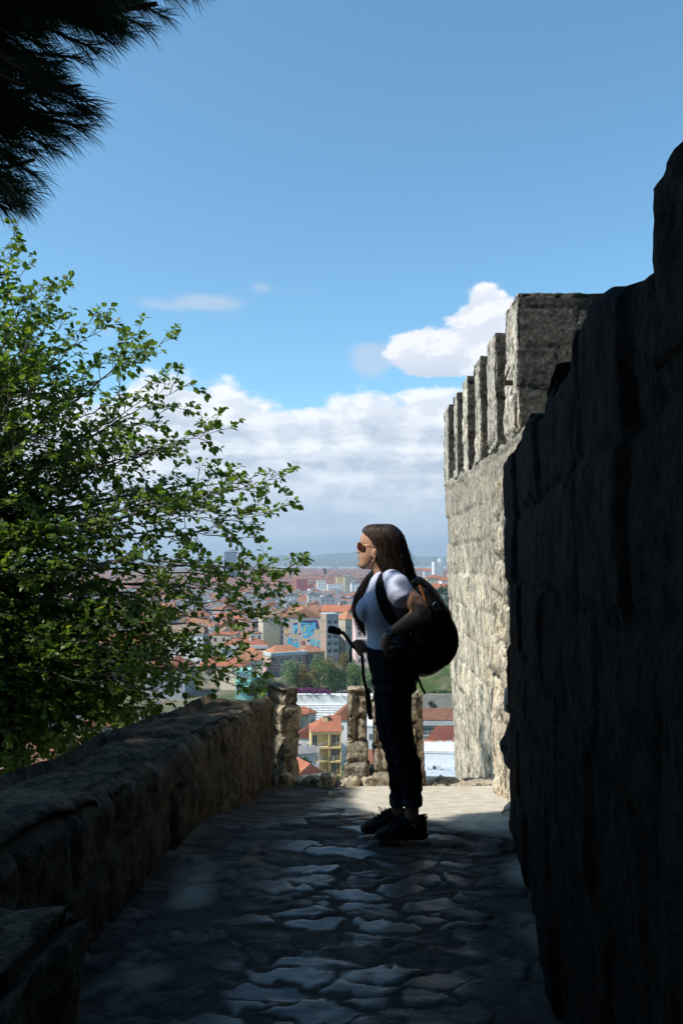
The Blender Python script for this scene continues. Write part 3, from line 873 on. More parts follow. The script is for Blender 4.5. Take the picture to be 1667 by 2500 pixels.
# ---- shoes
def shoe(toe, heel, top_t, top_h, sole_y, dy, label=None):
    """toe/heel = photo x; the upper is cut low at the ankle"""
    rows = []
    ln = heel - toe
    prof = [(.0, 8, .020), (.03, 16, .030), (.10, 24, .039), (.22, 31, .044), (.38, 42, .043), (.50, 54, .040), (.60, 60, .040), (.70, 58, .040), (.80, 55, .040), (.90, 60, .037), (.97, 60, .028), (1.0, 48, .018)]
    up = MB(); rings = []
    for t, h, hw in prof:
        x = toe + ln * t
        a = W(x, sole_y - 4, dy); b = W(x, sole_y - h, dy)
        r = []
        for k in range(20):
            an = 2 * math.pi * k / 20
            s_, c_ = math.sin(an), math.cos(an)
            wv_ = hw * (1.0 if c_ < 0 else (1 - .45 * c_ * c_))
            r.append(Vector((a.x, WY + dy + wv_ * math.copysign(abs(s_) ** .8, s_), (a.z + b.z) / 2 + (b.z - a.z) / 2 * math.copysign(abs(c_) ** .8, c_))))
        rings.append(r)
    up.loft(rings)
    s = link_mesh('shoe', remesh(up, .004, 4), M_shoe, woman, smooth=True)
    so = MB(); rings = []
    for t, h, hw in [(-.012, 11, .012), (.0, 12, .026), (.06, 12, .038), (.2, 12, .047), (.4, 13, .047), (.6, 16, .043), (.8, 18, .041), (.95, 19, .036), (1.01, 18, .026), (1.02, 16, .012)]:
        x = toe + ln * t
        lift = 5 * max(0, (.1 - t) / .1) ** 2 + 3 * max(0, (t - .92) / .1)
        a = W(x, sole_y - lift, dy); b = W(x, sole_y - h, dy)
        rings.append([Vector((a.x, WY + dy + hw * math.copysign(abs(math.sin(q2)) ** .5, math.sin(q2)), (a.z + b.z) / 2 + (b.z - a.z) / 2 * math.copysign(abs(math.cos(q2)) ** .4, math.cos(q2)))) for q2 in [2 * math.pi * k / 20 + .01 for k in range(20)]])
    so.loft(rings)
    so.build('sole', M_sole, s, smooth=False)
    la = MB()
    for i, t in enumerate((.30, .37, .44, .51)):
        x = toe + ln * t; h = 36 + 58 * (t - .30)
        la.tube([W(x - 4, sole_y - h, dy - .026), W(x - 3, sole_y - h - 5, dy), W(x - 1, sole_y - h, dy + .026)], [.003] * 3, 6)
    x = toe + ln * .46
    la.tube([W(x, sole_y - 48, dy), W(x - 5, sole_y - 58, dy - .01), W(x - 12, sole_y - 62, dy - .012), W(x - 9, sole_y - 53, dy - .006), W(x, sole_y - 48, dy)], [.0026] * 5, 6)
    la.tube([W(x, sole_y - 48, dy), W(x + 4, sole_y - 60, dy + .012), W(x + 8, sole_y - 58, dy + .012), W(x + 2, sole_y - 48, dy)], [.0026] * 4, 6)
    la.tube([W(x, sole_y - 48, dy), W(x - 10, sole_y - 40, dy - .016), W(x - 22, sole_y - 31, dy - .02)], [.0024] * 3, 6)
    la.build('lace', M_strap, s, smooth=True)
    tb_ = MB()
    tb_.tube([W(heel - 4, sole_y - 44, dy), W(heel + 1, sole_y - 54, dy), W(heel - 1, sole_y - 60, dy), W(heel - 8, sole_y - 55, dy)], [.005] * 4, 6)
    tb_.build('pull_tab', M_strap, s, smooth=True)
    return s
sN = shoe(915, 1041, 0, 0, 2047, -.076)
sF = shoe(881, 999, 0, 0, 2031.5, .055)
lg = MB()
def mark(pts, dy, y0): return [W(a, b, dy) for a, b in pts]
lg.prism(mark([(1004, 2014), (1010, 2013), (1014, 2017), (1018, 2026), (1015, 2024), (1011, 2018), (1006, 2017)], -.116, 0), (0, -.0015, 0))
lg.build('emblem', M_white, sN)

# ---- hair: a close mass and many loose strands over it
hair_t = [(1282.2, 914, 944, .028), (1284, 903, 954, .046), (1288, 894.5, 962, .060), (1294, 888, 970, .071), (1302, 889, 976, .079), (1312, 893, 981, .085), (1324, 900, 985, .087), (1338, 906, 988, .088), (1352, 910, 992, .088),
          (1366, 913, 996, .088), (1380, 917, 1000, .087), (1394, 924, 1003, .085), (1408, 932, 1005, .08), (1422, 942, 1000, .07), (1434, 955, 994, .05)]
mb = MB()
hr = cat(hair_t, 4)
mb.loft([sec(r[0], r[1], r[2], r[3], 0, 40, 2.3) for r in hr])
lock = [(932, 1384, .05), (920, 1400, .072), (905, 1415, .095), (893, 1432, .115), (884, 1452, .13), (878, 1475, .135), (879, 1500, .132), (882, 1525, .132), (889, 1548, .132)]
mb.tube(Q_(lock), [.030, .034, .034, .032, .029, .026, .023, .017, .007], 14)
hair = link_mesh('hair', remesh(mb, .005, 3), M_hairshell, woman, smooth=True)
rng = random.Random(5)
st_v = []; st_f = []; st_t = []
def strand(pts, r0, n=4):
    t_ = rng.random() ** 1.6; o = len(st_v)
    up = None
    k = len(pts)
    for i, p in enumerate(pts):
        d = (pts[min(i+1, k-1)] - pts[max(i-1, 0)]).normalized()
        s = d.cross(Vector((.3, 1, .2))).normalized(); u = s.cross(d)
        rr = r0 * (1 - .75 * (i / (k - 1)) ** 2)
        for a in range(n):
            an = 2 * math.pi * a / n
            st_v.append(tuple(p + (s * math.cos(an) + u * math.sin(an)) * rr)); st_t.append(t_)
    for i in range(k - 1):
        for a in range(n):
            st_f.append((o+i*n+a, o+i*n+(a+1) % n, o+(i+1)*n+(a+1) % n, o+(i+1)*n+a))
def spt(r, th, out):
    a, b = W(r[1], r[0]), W(r[2], r[0]); cx, hx = (a.x + b.x) / 2, (b.x - a.x) / 2 + out
    c_, s_ = math.cos(th), math.sin(th); hw = r[3] + out
    return Vector((cx - hx * math.copysign(abs(c_) ** (2/2.3), c_), WY + hw * math.copysign(abs(s_) ** (2/2.3), s_), a.z + .5 * out * max(0, 1 - (r[0] - 1282) / 14)))
nr = len(hr)
for i in range(1150):
    th0 = rng.uniform(-math.pi, math.pi)
    if rng.random() < .55: th0 = -abs(th0)                       # more on the side that shows
    i0 = rng.choice((0, 0, 0, 2, 4, 6)); i1 = min(nr - 1, int(rng.uniform(.55, 1.0) * nr))
    out0 = rng.uniform(-.001, .008); ph = rng.uniform(0, 6.3); amp = rng.uniform(.02, .085); fq = rng.uniform(.16, .34)
    pts = []
    for j in range(i0, i1, 2):
        f_ = (j - i0) / max(1, i1 - i0)
        # hair starts at the parting and is swept back
        th = th0 + (math.copysign(.9, th0) * (f_ ** .8) * max(0, math.cos(th0)) ) + amp * math.sin(ph + j * fq) * 2
        pts.append(spt(hr[j], th, out0 + .005 * f_ + .0075 * math.sin(ph + j * fq * 1.6) * f_ ** 1.3))
    if len(pts) > 3:
        e = pts[-1]
        for k in range(rng.randint(1, 4)):
            e = e + Vector((rng.gauss(.002, .007), rng.gauss(0, .004), -.018)); pts.append(e)
        strand(pts, rng.uniform(.0012, .0030))
for i in range(330):
    ph = rng.uniform(0, 6.3); th = rng.uniform(0, 6.3); rr = rng.uniform(.3, 1.15); pts = []
    L_ = rng.uniform(.6, 1.0); fq = rng.uniform(5, 9); rad = [.030, .034, .034, .032, .029, .027, .024, .019, .012]
    for k in range(22):
        f_ = k / 21 * L_ * (len(lock) - 1); j = min(int(f_), len(lock) - 2); u_ = f_ - j
        a, b = W(*lock[j]), W(*lock[j+1]); p = a.lerp(b, u_); ra = rad[j] * (1-u_) + rad[j+1] * u_
        wv_ = .020 * (k / 21) * math.sin(ph + k / 21 * fq)
        pts.append(p + Vector((math.cos(th + .4 * math.sin(k * .3)) * ra * rr + wv_, math.sin(th) * ra * rr, -.012 * (k / 21))))
    strand(pts, rng.uniform(.0012, .0026))
for i in range(110):                                                # flyaway hairs
    x0 = rng.uniform(960, 990); y0 = rng.uniform(1300, 1380); p = W(x0, y0, rng.uniform(-.05, .05)); pts = [p]
    d = Vector((rng.uniform(.002, .009), rng.gauss(0, .003), -.02))
    for k in range(8):
        d = d + Vector((rng.gauss(0, .0022), rng.gauss(0, .001), 0)); p = p + d; pts.append(p)
    strand(pts, .0006, 3)
me = mesh_from(st_v, st_f); fattr(me, 'tint', st_t)
link_mesh('hair_strands', me, M_hair, hair, smooth=True)

# ---- sunglasses, earring, watch
gl_ = MB()
def oval(c, u, v, a, b, n=22, e=2.6):
    return [c + u * (a * math.copysign(abs(math.cos(t)) ** (2/e), math.cos(t))) + v * (b * math.copysign(abs(math.sin(t)) ** (2/e), math.sin(t))) for t in [2 * math.pi * k / n for k in range(n)]]
lens_o = []
for sgn, c in ((-1, W(879.5, 1335, -.036)), (1, W(878, 1335, .034))):
    u = Vector((.50, sgn * .86, 0)).normalized(); v = Vector((-.10, 0, 1)).normalized()
    ring = oval(c, u, v, .028, .0235)
    gl_.tube(ring + [ring[0]], [.0015] * (len(ring) + 1), 6, caps=False)
    lens_o.append((c, u, v))
    hinge = c + u * .028 + v * .010
    gl_.tube([hinge, hinge + Vector((.02, sgn * .006, .000)), W(912, 1332, sgn * .084), W(922, 1340, sgn * .084)], [.0016] * 4, 6)
gl_.tube([lens_o[0][0] - lens_o[0][1] * .026 + Vector((-.002, 0, .010)), W(872, 1330, 0), lens_o[1][0] - lens_o[1][1] * .026 + Vector((-.002, 0, .010))], [.0015] * 3, 6)
glasses = gl_.build('sunglasses', M_gold, woman, smooth=True)
for c, u, v in lens_o:
    ln = MB(); nrm_ = u.cross(v).normalized()
    ln.prism(oval(c, u, v, .0275, .023), nrm_ * .0012)
    ln.build('lens', M_lens, glasses)
er = MB()
c = W(911.5, 1378, -.094)
ring = oval(c, Vector((1, .25, 0)).normalized(), Vector((.18, 0, 1)).normalized(), .0105, .0260, 20, 2.0)
er.tube(ring + [ring[0]], [.0022] * 21, 6, caps=False)
for f_ in (-.55, -.15, .3):
    cc = c + Vector((.18 * f_ * .026, 0, f_ * .026)); r2 = oval(cc, Vector((1, .25, 0)).normalized(), Vector((0, 0, 1)), .0065, .0065, 12, 2.0)
    er.tube(r2 + [r2[0]], [.0017] * 13, 5, caps=False)
er.tube([ring[5], W(914, 1362, -.092), W(915, 1357, -.088)], [.0012] * 3, 5)
er.build('earring', M_gold, woman, smooth=True)
wa = MB()
ax = (Wr - E2).normalized(); cw = Wr - ax * .010
side_ = ax.cross(Vector((0, 1, 0))).normalized()
wa.tube([cw - ax * .009, cw + ax * .009], [.0262, .0258], 20, 0)
fc = cw + Vector((-.012, -.020, .004)); nf = Vector((-.35, -.9, .25)).normalized()
wa.tube([fc, fc + nf * .009], [.0185, .0185], 22, 1, caps=False)
a1 = fc + nf * .009
u = nf.cross(Vector((0, 0, 1))).normalized(); v = u.cross(nf)
wa.add([a1 + (u * math.cos(t) + v * math.sin(t)) * .0185 for t in [2 * math.pi * k / 22 for k in range(22)]], [tuple(range(22))], 1)
a2 = a1 + nf * .0006
wa.add([a2 + (u * math.cos(t) + v * math.sin(t)) * .0145 for t in [2 * math.pi * k / 22 for k in range(22)]], [tuple(range(22))], 2)
M_dial = plain('grey_blue_watch_dial', (.10, .14, .18), None, 30, .25, .5)
wa.build('wristwatch', [M_strap, M_metal, M_dial], woman, smooth=True)

# ---- backpack
pk = [(1408, 1003, 1022, .055), (1413, 994, 1034, .085), (1422, 988, 1044, .115), (1436, 986, 1058, .134), (1452, 986, 1072, .146), (1475, 985, 1087, .153), (1503, 985, 1101, .158), (1535, 984, 1111, .160), (1563, 984, 1116, .160),
      (1588, 985, 1111, .157), (1608, 987, 1099, .150), (1626, 991, 1080, .138), (1640, 999, 1058, .112), (1648, 1012, 1038, .07)]
pack = empty('backpack', W(1040, 1648, 0), label='bulging black backpack worn on the woman’s back with a small orange strap', cat='backpack')
mb = MB(); mb.loft([sec(r[0], r[1], r[2], r[3], 0, 40, 2.9) for r in cat(pk, 4)])
me = remesh(mb, .006, 4)
displace(me, lambda p: .005 * noise.noise(p * 14) + .003 * math.sin(p.z * 60 + 4 * noise.noise(p * 8)))
link_mesh('pack_body', me, M_pack, pack, smooth=True)
mb = MB(); mb.loft([sec(r[0], r[1], r[2], r[3], 0, 36, 2.9) for r in cat([(1522, 1082, 1106, .10), (1535, 1078, 1112, .122), (1560, 1075, 1116, .126), (1590, 1072, 1111, .124), (1612, 1068, 1097, .115), (1622, 1070, 1086, .09)], 3)])
me = remesh(mb, .006, 3)
link_mesh('front_pocket', me, M_pack, pack, smooth=True)
def tsurf(px, py):
    """near side of the torso at this place of her profile"""
    rows = torso + hips[1:]
    for a, b in zip(rows, rows[1:]):
        if a[0] <= py <= b[0]:
            t = (py - a[0]) / (b[0] - a[0]); xf, xb, hw = [a[i] + (b[i] - a[i]) * t for i in (1, 2, 3)]
            u = max(-.98, min(.98, (px - (xf + xb) / 2) / ((xb - xf) / 2)))
            return -(hw + .006) * (1 - abs(u) ** 2.3) ** (1 / 2.3)
    return -.05
def ribbon(pts, wd, th, wdirs, norms):
    mb = MB(); rings = []
    for p, w_, d, nn in zip(pts, wd, wdirs, norms):
        d = d.normalized(); nn = (nn - d * nn.dot(d)).normalized()
        rings.append([p + d * w_ * .5 - nn * th * .2, p + d * w_ * .5 + nn * th * .5, p + nn * th, p - d * w_ * .5 + nn * th * .5, p - d * w_ * .5 - nn * th * .2])
    mb.loft(rings); return mb
for sgn in (-1, 1):
    path = [(992, 1424, -.085, 0), (976, 1404, -.098, 0), (957, 1397.5, -.108, 0), (941, 1405, -.122, 0), (932, 1422, None, .008), (930, 1442, None, .012), (934, 1463, None, .013), (942, 1484, None, .013), (952, 1504, None, .013), (963, 1520, None, .013), (978, 1536, None, .014), (992, 1550, None, .02)]
    rows = cat([(a, b, (c if c is not None else tsurf(a, b) - d_)) for a, b, c, d_ in path], 3)
    pts = [W(r[0], r[1], r[2]) for r in rows]; n = len(pts)
    wds, nrs, wid = [], [], []
    for i, p in enumerate(pts):
        t = (pts[min(i+1, n-1)] - pts[max(i-1, 0)]).normalized()
        f_ = i / (n - 1)
        k = max(0, min(1, (f_ - .12) / .28)); k = k * k * (3 - 2 * k)
        nn = Vector((-.35, 0, .94)).lerp(Vector((-.25, -.96, .05)), k).normalized()
        wds.append(t.cross(nn)); nrs.append(nn)
        wid.append(.058 if f_ < .72 else .058 - (f_ - .72) / .28 * .034)
    if sgn > 0:
        pts = [Vector((p.x, 2 * WY - p.y, p.z)) for p in pts]; wds = [Vector((d.x, -d.y, d.z)) for d in wds]; nrs = [Vector((d.x, -d.y, d.z)) for d in nrs]
    ribbon(pts, wid, .011, wds, nrs).build('shoulder_strap', M_strap, pack, smooth=False)
def web(pts, wd, th, name, mat, n=Vector((.25, -1, 0))):
    pts = Q_(pts); k = len(pts)
    ds = [(pts[min(i+1, k-1)] - pts[max(i-1, 0)]).normalized().cross(n).normalized() for i in range(k)]
    return ribbon(pts, [wd] * k, th, ds, [n] * k).build(name, mat, pack)
web([(1018, 1417, -.105), (1025, 1432, -.132), (1031, 1448, -.146), (1037, 1466, -.153), (1042, 1482, -.157)], .014, .006, 'side_webbing', M_orange)
web([(1037, 1478, -.156), (1050, 1480, -.153), (1066, 1486, -.145), (1085, 1496, -.10)], .02, .006, 'compression_strap', M_strap)
web([(1034, 1500, -.160), (1037, 1545, -.164), (1037, 1590, -.162), (1034, 1625, -.148)], .016, .006, 'compression_strap', M_strap)
web([(1012, 1632, -.13), (1020, 1655, -.125), (1030, 1680, -.122), (1037, 1694, -.12)], .012, .003, 'hanging_strap', M_strap)
web([(1003, 1432, -.13), (1008, 1448, -.145), (1012, 1464, -.152)], .005, .005, 'piping', M_strap)
cb = MB()
ring = [W(a, b, -.158) for a, b in ((1056, 1480), (1058, 1473), (1064, 1470), (1070, 1474), (1072, 1482), (1069, 1489), (1061, 1487))]
cb.tube(ring + [ring[0]], [.0028] * 8, 7, caps=False)
cb.tube([ring[1], W(1064, 1480, -.160), ring[4]], [.0015] * 3, 5)
cb.build('clip_ring', M_metal, pack, smooth=True)
zc = MB()
zc.tube(Q_([(1006, 1424, -.125), (1030, 1424, -.128), (1056, 1446, -.128), (1076, 1484, -.128), (1091, 1530, -.130), (1096, 1575, -.130), (1088, 1612, -.118)]), [.004] * 7, 6)
zc.build('zipper', M_strap, pack, smooth=True)
zc = MB()
zc.tube(Q_([(1048, 1436, -.118), (1064, 1462, -.108), (1078, 1496, -.10), (1088, 1520, -.104)]), [.0045] * 4, 6)
zc.build('seam_piping', M_strap, pack, smooth=True)
mb = MB(); mb.loft([sec(r[0], r[1], r[2], r[3], -.115, 30, 2.8) for r in cat([(1562, 1000, 1056, .030), (1570, 996, 1062, .048), (1600, 994, 1062, .050), (1625, 998, 1050, .040), (1632, 1004, 1040, .028)], 3)])
link_mesh('side_pocket', remesh(mb, .006, 3), M_strap, pack, smooth=True)
zp = MB()
zp.box((0, 0, 0), (.007, .003, .016)); 
z_ = zp.build('reflector_tab', M_white, pack, world=False); z_.location = W(1000, 1551, -.166) - pack.location
# top handle
hd = MB(); hd.tube(Q_([(1002, 1412, -.03), (1008, 1404, -.012), (1014, 1404, .012), (1016, 1411, .03)]), [.005] * 4, 6); hd.build('grab_handle', M_strap, pack, smooth=True)

# ---- camera on a stick, held in the far hand
stick = empty('camera_stick', W(899, 1752, .10), label='black camera stick with an angled head and foam grip held in the woman’s right hand', cat='camera stick')
DY = .112
mb = MB()
def qd(pts, mb, th): mb.prism([W(a, b, DY - th / 2) for a, b in pts], (0, th, 0))
qd([(799, 1538), (804, 1527), (820, 1530), (819, 1549), (800, 1545)], mb, .036)
qd([(819, 1531), (829, 1534), (834, 1540), (831, 1551), (818, 1548)], mb, .030)
link_mesh('camera_head', remesh(mb, .0018, 1), M_gadget, stick, smooth=True)
mb = MB(); mb.tube([W(830, 1542, DY), W(840, 1548, DY), W(846, 1556, DY), W(858, 1573, DY), W(864, 1580, DY)], [.010, .0085, .0095, .009, .010], 10)
mb.ball(W(837, 1545, DY), (.012, .014, .010), 7)
mb.build('angled_arm', M_gadget, stick, smooth=True)
mb = MB(); mb.tube([W(862, 1576, DY), W(874, 1590, DY), W(884, 1602, DY), W(885.5, 1625, DY), W(887, 1650, DY), W(891, 1672, DY), W(895, 1684, DY)], [.0095, .010, .010, .0088, .0088, .009, .009], 10)
mb.build('pole', M_gadget, stick, smooth=True)
mb = MB(); mb.tube([W(896, 1684, DY), W(897, 1690, DY), W(902, 1740, DY), W(904, 1752, DY)], [.0135, .0145, .0145, .012], 14)
mb.build('foam_grip', M_sole, stick, smooth=True)
mb = MB(); mb.tube([W(857, 1578, DY), W(855, 1592, DY - .004), W(856, 1605, DY), W(854, 1614, DY)], [.0045, .006, .0065, .005], 6)
mb.build('wrist_strap', M_strap, stick, smooth=True)

# ================================================================== trees near the walk
def bark(name, c1, c2):
    return plain(name, c1, c2, 9, .9, .15, .6, 30, .01)
M_bark = bark('brown_bark', (.075, .058, .045), (.04, .03, .022))
M_twig = bark('grey_twig_bark', (.16, .145, .125), (.08, .07, .058))
M_pinebark = bark('pine_bark', (.09, .055, .04), (.04, .026, .02))

def leaf_mat(name, c1, c2, c3, trans=.4, rough=.45, spec=.4):
    m, q, out = new_mat(name)
    t = q.attr('tint')
    col = q.mix(q.sm(t, .0, .55), c1, c2)
    col = q.mix(q.sm(t, .86, 1.0), col, c3)
    b = q.n('ShaderNodeBsdfPrincipled', {'Base Color': col, 'Roughness': rough, 'Specular IOR Level': spec})
    tr = q.n('ShaderNodeBsdfTranslucent', {'Color': q.mix(1.0, col, (1.5, 1.55, .7), 'MULTIPLY')})
    mx = q.n('ShaderNodeMixShader', {0: trans, 1: b.outputs[0], 2: tr.outputs[0]})
    q.t.links.new(mx.outputs[0], out.inputs[0])
    return m
M_leaf = leaf_mat('broad_leaf', (.034, .078, .013), (.13, .205, .040), (.27, .31, .05), .46)
M_needle = leaf_mat('pine_needle', (.010, .022, .010), (.020, .042, .014), (.05, .06, .02), .12, .5, .25)

# ---- points of the place that the sun reaches, so that the crowns keep their gaps where the light comes through
LIT = []; WALL_LIT = []
for y in np.arange(5.2, 13, .5):
    for z in np.arange(-1.0, 4.2, .5):
        WALL_LIT.append((1.6, y, z, .36))
PATCH_LIT = []
for y in np.arange(4.85, 6.7, .25):
    for x in np.arange(.45 - (y - 4.75) * .05, 1.5, .2):
        PATCH_LIT.append((x, y, path_z(y), .24))
for x, y, z, r in ((.06, 6.74, -.3, .16), (.12, 6.74, -.05, .16), (.12, 6.74, .2, .16), (.2, 6.74, -.2, .14), (-.62, 6.55, .2, .12), (-.62, 6.55, -.1, .10), (.62, 6.8, .1, .12), (.62, 6.8, -.2, .12),
                   (-.72, 6.2, .38, .10), (-.86, 6.0, .40, .07), (-.74, 5.75, .41, .08), (-.95, 5.55, .43, .06), (-.80, 5.3, .43, .07), (-.9, 4.8, .46, .04), (-1.1, 4.3, .5, .05), (-1.0, 5.1, .46, .045), (-.7, 5.95, .1, .05)):
    LIT.append((x, y, z, r))
def lit_px(px, py, Y, r): 
    q = P(px, py, Y); WOMAN_LIT.append((q.x, q.y, q.z, r))
def to_sun(pts):
    """flatten along the sun's rays: two coordinates across the light"""
    e1 = np.array(Vector((-L.y, L.x, 0)).normalized()); e2 = np.cross(np.array(L), e1)
    return np.stack([pts @ e1, pts @ e2], -1)
TREE_LIT = []; WOMAN_LIT = []
def keeps_light(pts, tree=False, woman=False):
    """True where a tuft at pts would stand clear of every beam"""
    a = np.array(WOMAN_LIT if woman else (LIT + WOMAN_LIT + PATCH_LIT + WALL_LIT + TREE_LIT if tree else LIT + WOMAN_LIT + PATCH_LIT))
    LITP = (to_sun(a[:, :3]), a[:, 3])
    q = to_sun(np.asarray(pts, float)); ok = np.ones(len(q), bool)
    for i in range(0, len(q), 4000):
        d = np.hypot(q[i:i+4000, None, 0] - LITP[0][None, :, 0], q[i:i+4000, None, 1] - LITP[0][None, :, 1])
        ok[i:i+4000] = (d > LITP[1][None, :]).all(1)
    return ok

# -------------------------------------------------- pine
def needles_mesh(bases, dirs, length, width, bend=.12):
    """each needle one long thin blade, slightly bent"""
    n = len(bases)
    rnd = np.random.RandomState(5)
    d = dirs / np.linalg.norm(dirs, axis=1)[:, None]
    side = np.cross(d, rnd.randn(n, 3)); side /= np.linalg.norm(side, axis=1)[:, None] + 1e-9
    nb = np.cross(side, d)
    w_ = width[:, None] * .5
    mid = bases + d * (length * .55)[:, None] + nb * (length * bend * .25)[:, None]
    tip = bases + d * length[:, None] - np.array([0, 0, 1.0]) * (length * bend)[:, None]
    v = np.stack([bases - side * w_ * .7, bases + side * w_ * .7, mid + side * w_, mid - side * w_, tip], 1).reshape(-1, 3)
    k = np.arange(n)[:, None] * 5
    quad = np.concatenate([k + 0, k + 1, k + 2, k + 3], 1); tri = np.concatenate([k + 3, k + 2, k + 4], 1)
    me = bpy.data.meshes.new('m')
    me.vertices.add(len(v)); me.vertices.foreach_set('co', v.astype(np.float32).ravel())
    li = np.concatenate([quad, tri], 1).ravel()
    me.loops.add(len(li)); me.loops.foreach_set('vertex_index', li.astype(np.int32))
    st_ = np.stack([np.arange(n) * 7, np.arange(n) * 7 + 4], 1).ravel()
    me.polygons.add(2 * n); me.polygons.foreach_set('loop_start', st_.astype(np.int32))
    me.update(calc_edges=True)
    fattr(me, 'tint', np.repeat(rnd.rand(n), 5))
    return me

pine = empty('pine_tree', (-5.6, -.6, -5.2), label='dark pine tree whose needled boughs hang into the top left corner', cat='tree')
tb = MB()
tb.tube([(-5.6, -.6, -5.4), (-5.55, -.55, -2), (-5.7, -.4, 2), (-5.5, -.2, 5), (-5.65, .2, 8.5), (-5.8, .3, 10.5)], [.34, .29, .26, .22, .15, .06], 12)
tb.build('trunk', M_pinebark, pine, smooth=True)
br = MB()
# boughs that come into view
tw = []
ends = [(455, -70), (470, -25), (420, -10), (400, 40), (352, 66), (305, 76), (262, 98), (222, 116), (196, 142), (212, 250), (206, 282), (198, 312), (214, 268), (172, 338), (130, 362), (92, 372),
        (60, 404), (84, 428), (48, 446), (70, 468), (34, 484), (40, 505), (12, 512), (62, 498), (10, 462), (-20, 440), (150, 190), (170, 215)]
rng = random.Random(3)
for _ in range(95):
    ends.append((rng.uniform(-90, 330), rng.uniform(-80, 60)))
for _ in range(55):
    y = rng.uniform(40, 330); ends.append((rng.uniform(-90, 150 - max(0, 160 - y) * .1), y))
for _ in range(14):
    ends.append((rng.uniform(-80, 40), rng.uniform(300, 440)))
nb_, nd_, nl_, nw_ = [], [], [], []
def tuft(a, b, n, ln, wd, rng, spread=.75):
    """needles round the last stretch a-b of a twig"""
    ax = (b - a); ln_ax = ax.length; ax.normalize()
    for _ in range(n):
        t = rng.random() ** .7
        p = a + (b - a) * t
        v = Vector((rng.gauss(0, 1), rng.gauss(0, 1), rng.gauss(0, 1)))
        v -= ax * v.dot(ax); v.normalize()
        d = ax * (1.0 - .25 * (1 - t)) + v * spread * rng.uniform(.25, 1.0)
        nb_.append(p); nd_.append(d); nl_.append(ln * rng.uniform(.75, 1.12)); nw_.append(wd)
for (px, py) in ends:
    Y = rng.uniform(2.6, 3.2)
    b = P(px, py, Y)
    a = b + Vector((-.20 + rng.uniform(-.06, .06), rng.uniform(-.12, .05), rng.uniform(.02, .15)))
    far = a + Vector((-.35, -.14, rng.uniform(.05, .22)))
    br.tube([far, a, b], [.009, .006, .004], 5)
    tuft(a + (b - a) * .0, b, 150, .114, .0024, rng, .72)
for pts, r0 in (([(-260, 150), (-90, 232), (40, 226), (120, 216), (196, 208)], .016), ([(-260, 330), (-60, 392), (20, 408), (84, 390)], .012), ([(-260, -60), (0, 20), (200, 40), (380, 10)], .018)):
    br.tube([P(a, b, 2.95) for a, b in pts], [r0 * (1 - .16 * i) for i in range(len(pts))], 7)
# limbs and the crown, with unseen tufts added over the walk
CR = []
rngp = np.random.RandomState(21)
cand = []
while len(cand) < 5200:
    s = np.array([rngp.uniform(-1.9, 1.75), rngp.uniform(-3.2, 7.0), rngp.uniform(-.1, 2.1)])
    if s[1] > 4.7 and (s[0] > .05 or s[2] > .7): continue
    h = rngp.uniform(5.6, 9.6)
    t = (h - s[2]) / math.sin(SUN_EL)
    q_ = s - np.array(L) * t
    if q_[0] > -2.6 - max(0, q_[1]) * .48: continue          # leaves the sky before the camera open
    cand.append(q_)
n0 = len(cand)
while len(cand) < n0 + 5200:              # the crown's umbrella, unseen, added to cut skylight on the walk
    q_ = np.array([rngp.uniform(-8.5, 5.0), rngp.uniform(-7.5, 6.2), rngp.uniform(4.6, 9.8)])
    if (q_[2] - 1.42) < .92 * q_[1] + .4: continue
    if q_[2] < 5.6 + .25 * abs(q_[0] + 3) - .5 * (q_[1] < -1) : continue
    cand.append(q_)
n0 = len(cand)
while len(cand) < n0 + 5200:              # unseen low boughs, added to block light from the left horizon
    q_ = np.array([rngp.uniform(-9.5, -2.4), rngp.uniform(-7.0, 4.6), rngp.uniform(-.6, 6.4)])
    if q_[0] > -2.5 - .52 * max(0, q_[1]) : continue
    cand.append(q_)
cand = np.array(cand)
for (px, py, Y, r) in ((905, 1418, 4.12, .055), (968, 1402, 4.0, .085), (985, 1425, 3.97, .085), (1000, 1450, 3.95, .075), (975, 1450, 3.96, .07), (880, 1312, 4.15, .07), (868, 1346, 4.15, .05), (905, 1300, 4.1, .08), (930, 1290, 4.1, .06), (908, 1400, 4.1, .06), (895, 1395, 4.12, .05), (888, 1436, 4.28, .05), (879, 1470, 4.30, .05)):
    lit_px(px, py, Y, r)
extra = []  # added unseen tufts, set along the sun's rays to shade parts of her
for (px, py, Y, n_) in ((880, 1478, 4.15, 60), (876, 1500, 4.12, 60), (888, 1525, 4.1, 60), (900, 1555, 4.08, 60), (925, 1480, 4.0, 60), (915, 1460, 4.05, 40), (940, 1540, 4.0, 60), (920, 1520, 4.02, 50), (880, 1376, 4.12, 30), (1010, 1500, 3.95, 50), (880, 1580, 4.30, 70), (868, 1572, 4.30, 70), (893, 1588, 4.31, 70), (878, 1590, 4.29, 60), (890, 1540, 4.28, 40)):
    s = np.array(P(px, py, Y))
    for _ in range(n_): extra.append(s - np.array(L) * ((rngp.uniform(6.0, 9.4) - s[2]) / math.sin(SUN_EL)) + rngp.randn(3) * .06)
n_free = len(cand)
cand = np.concatenate([cand, np.array(extra)])

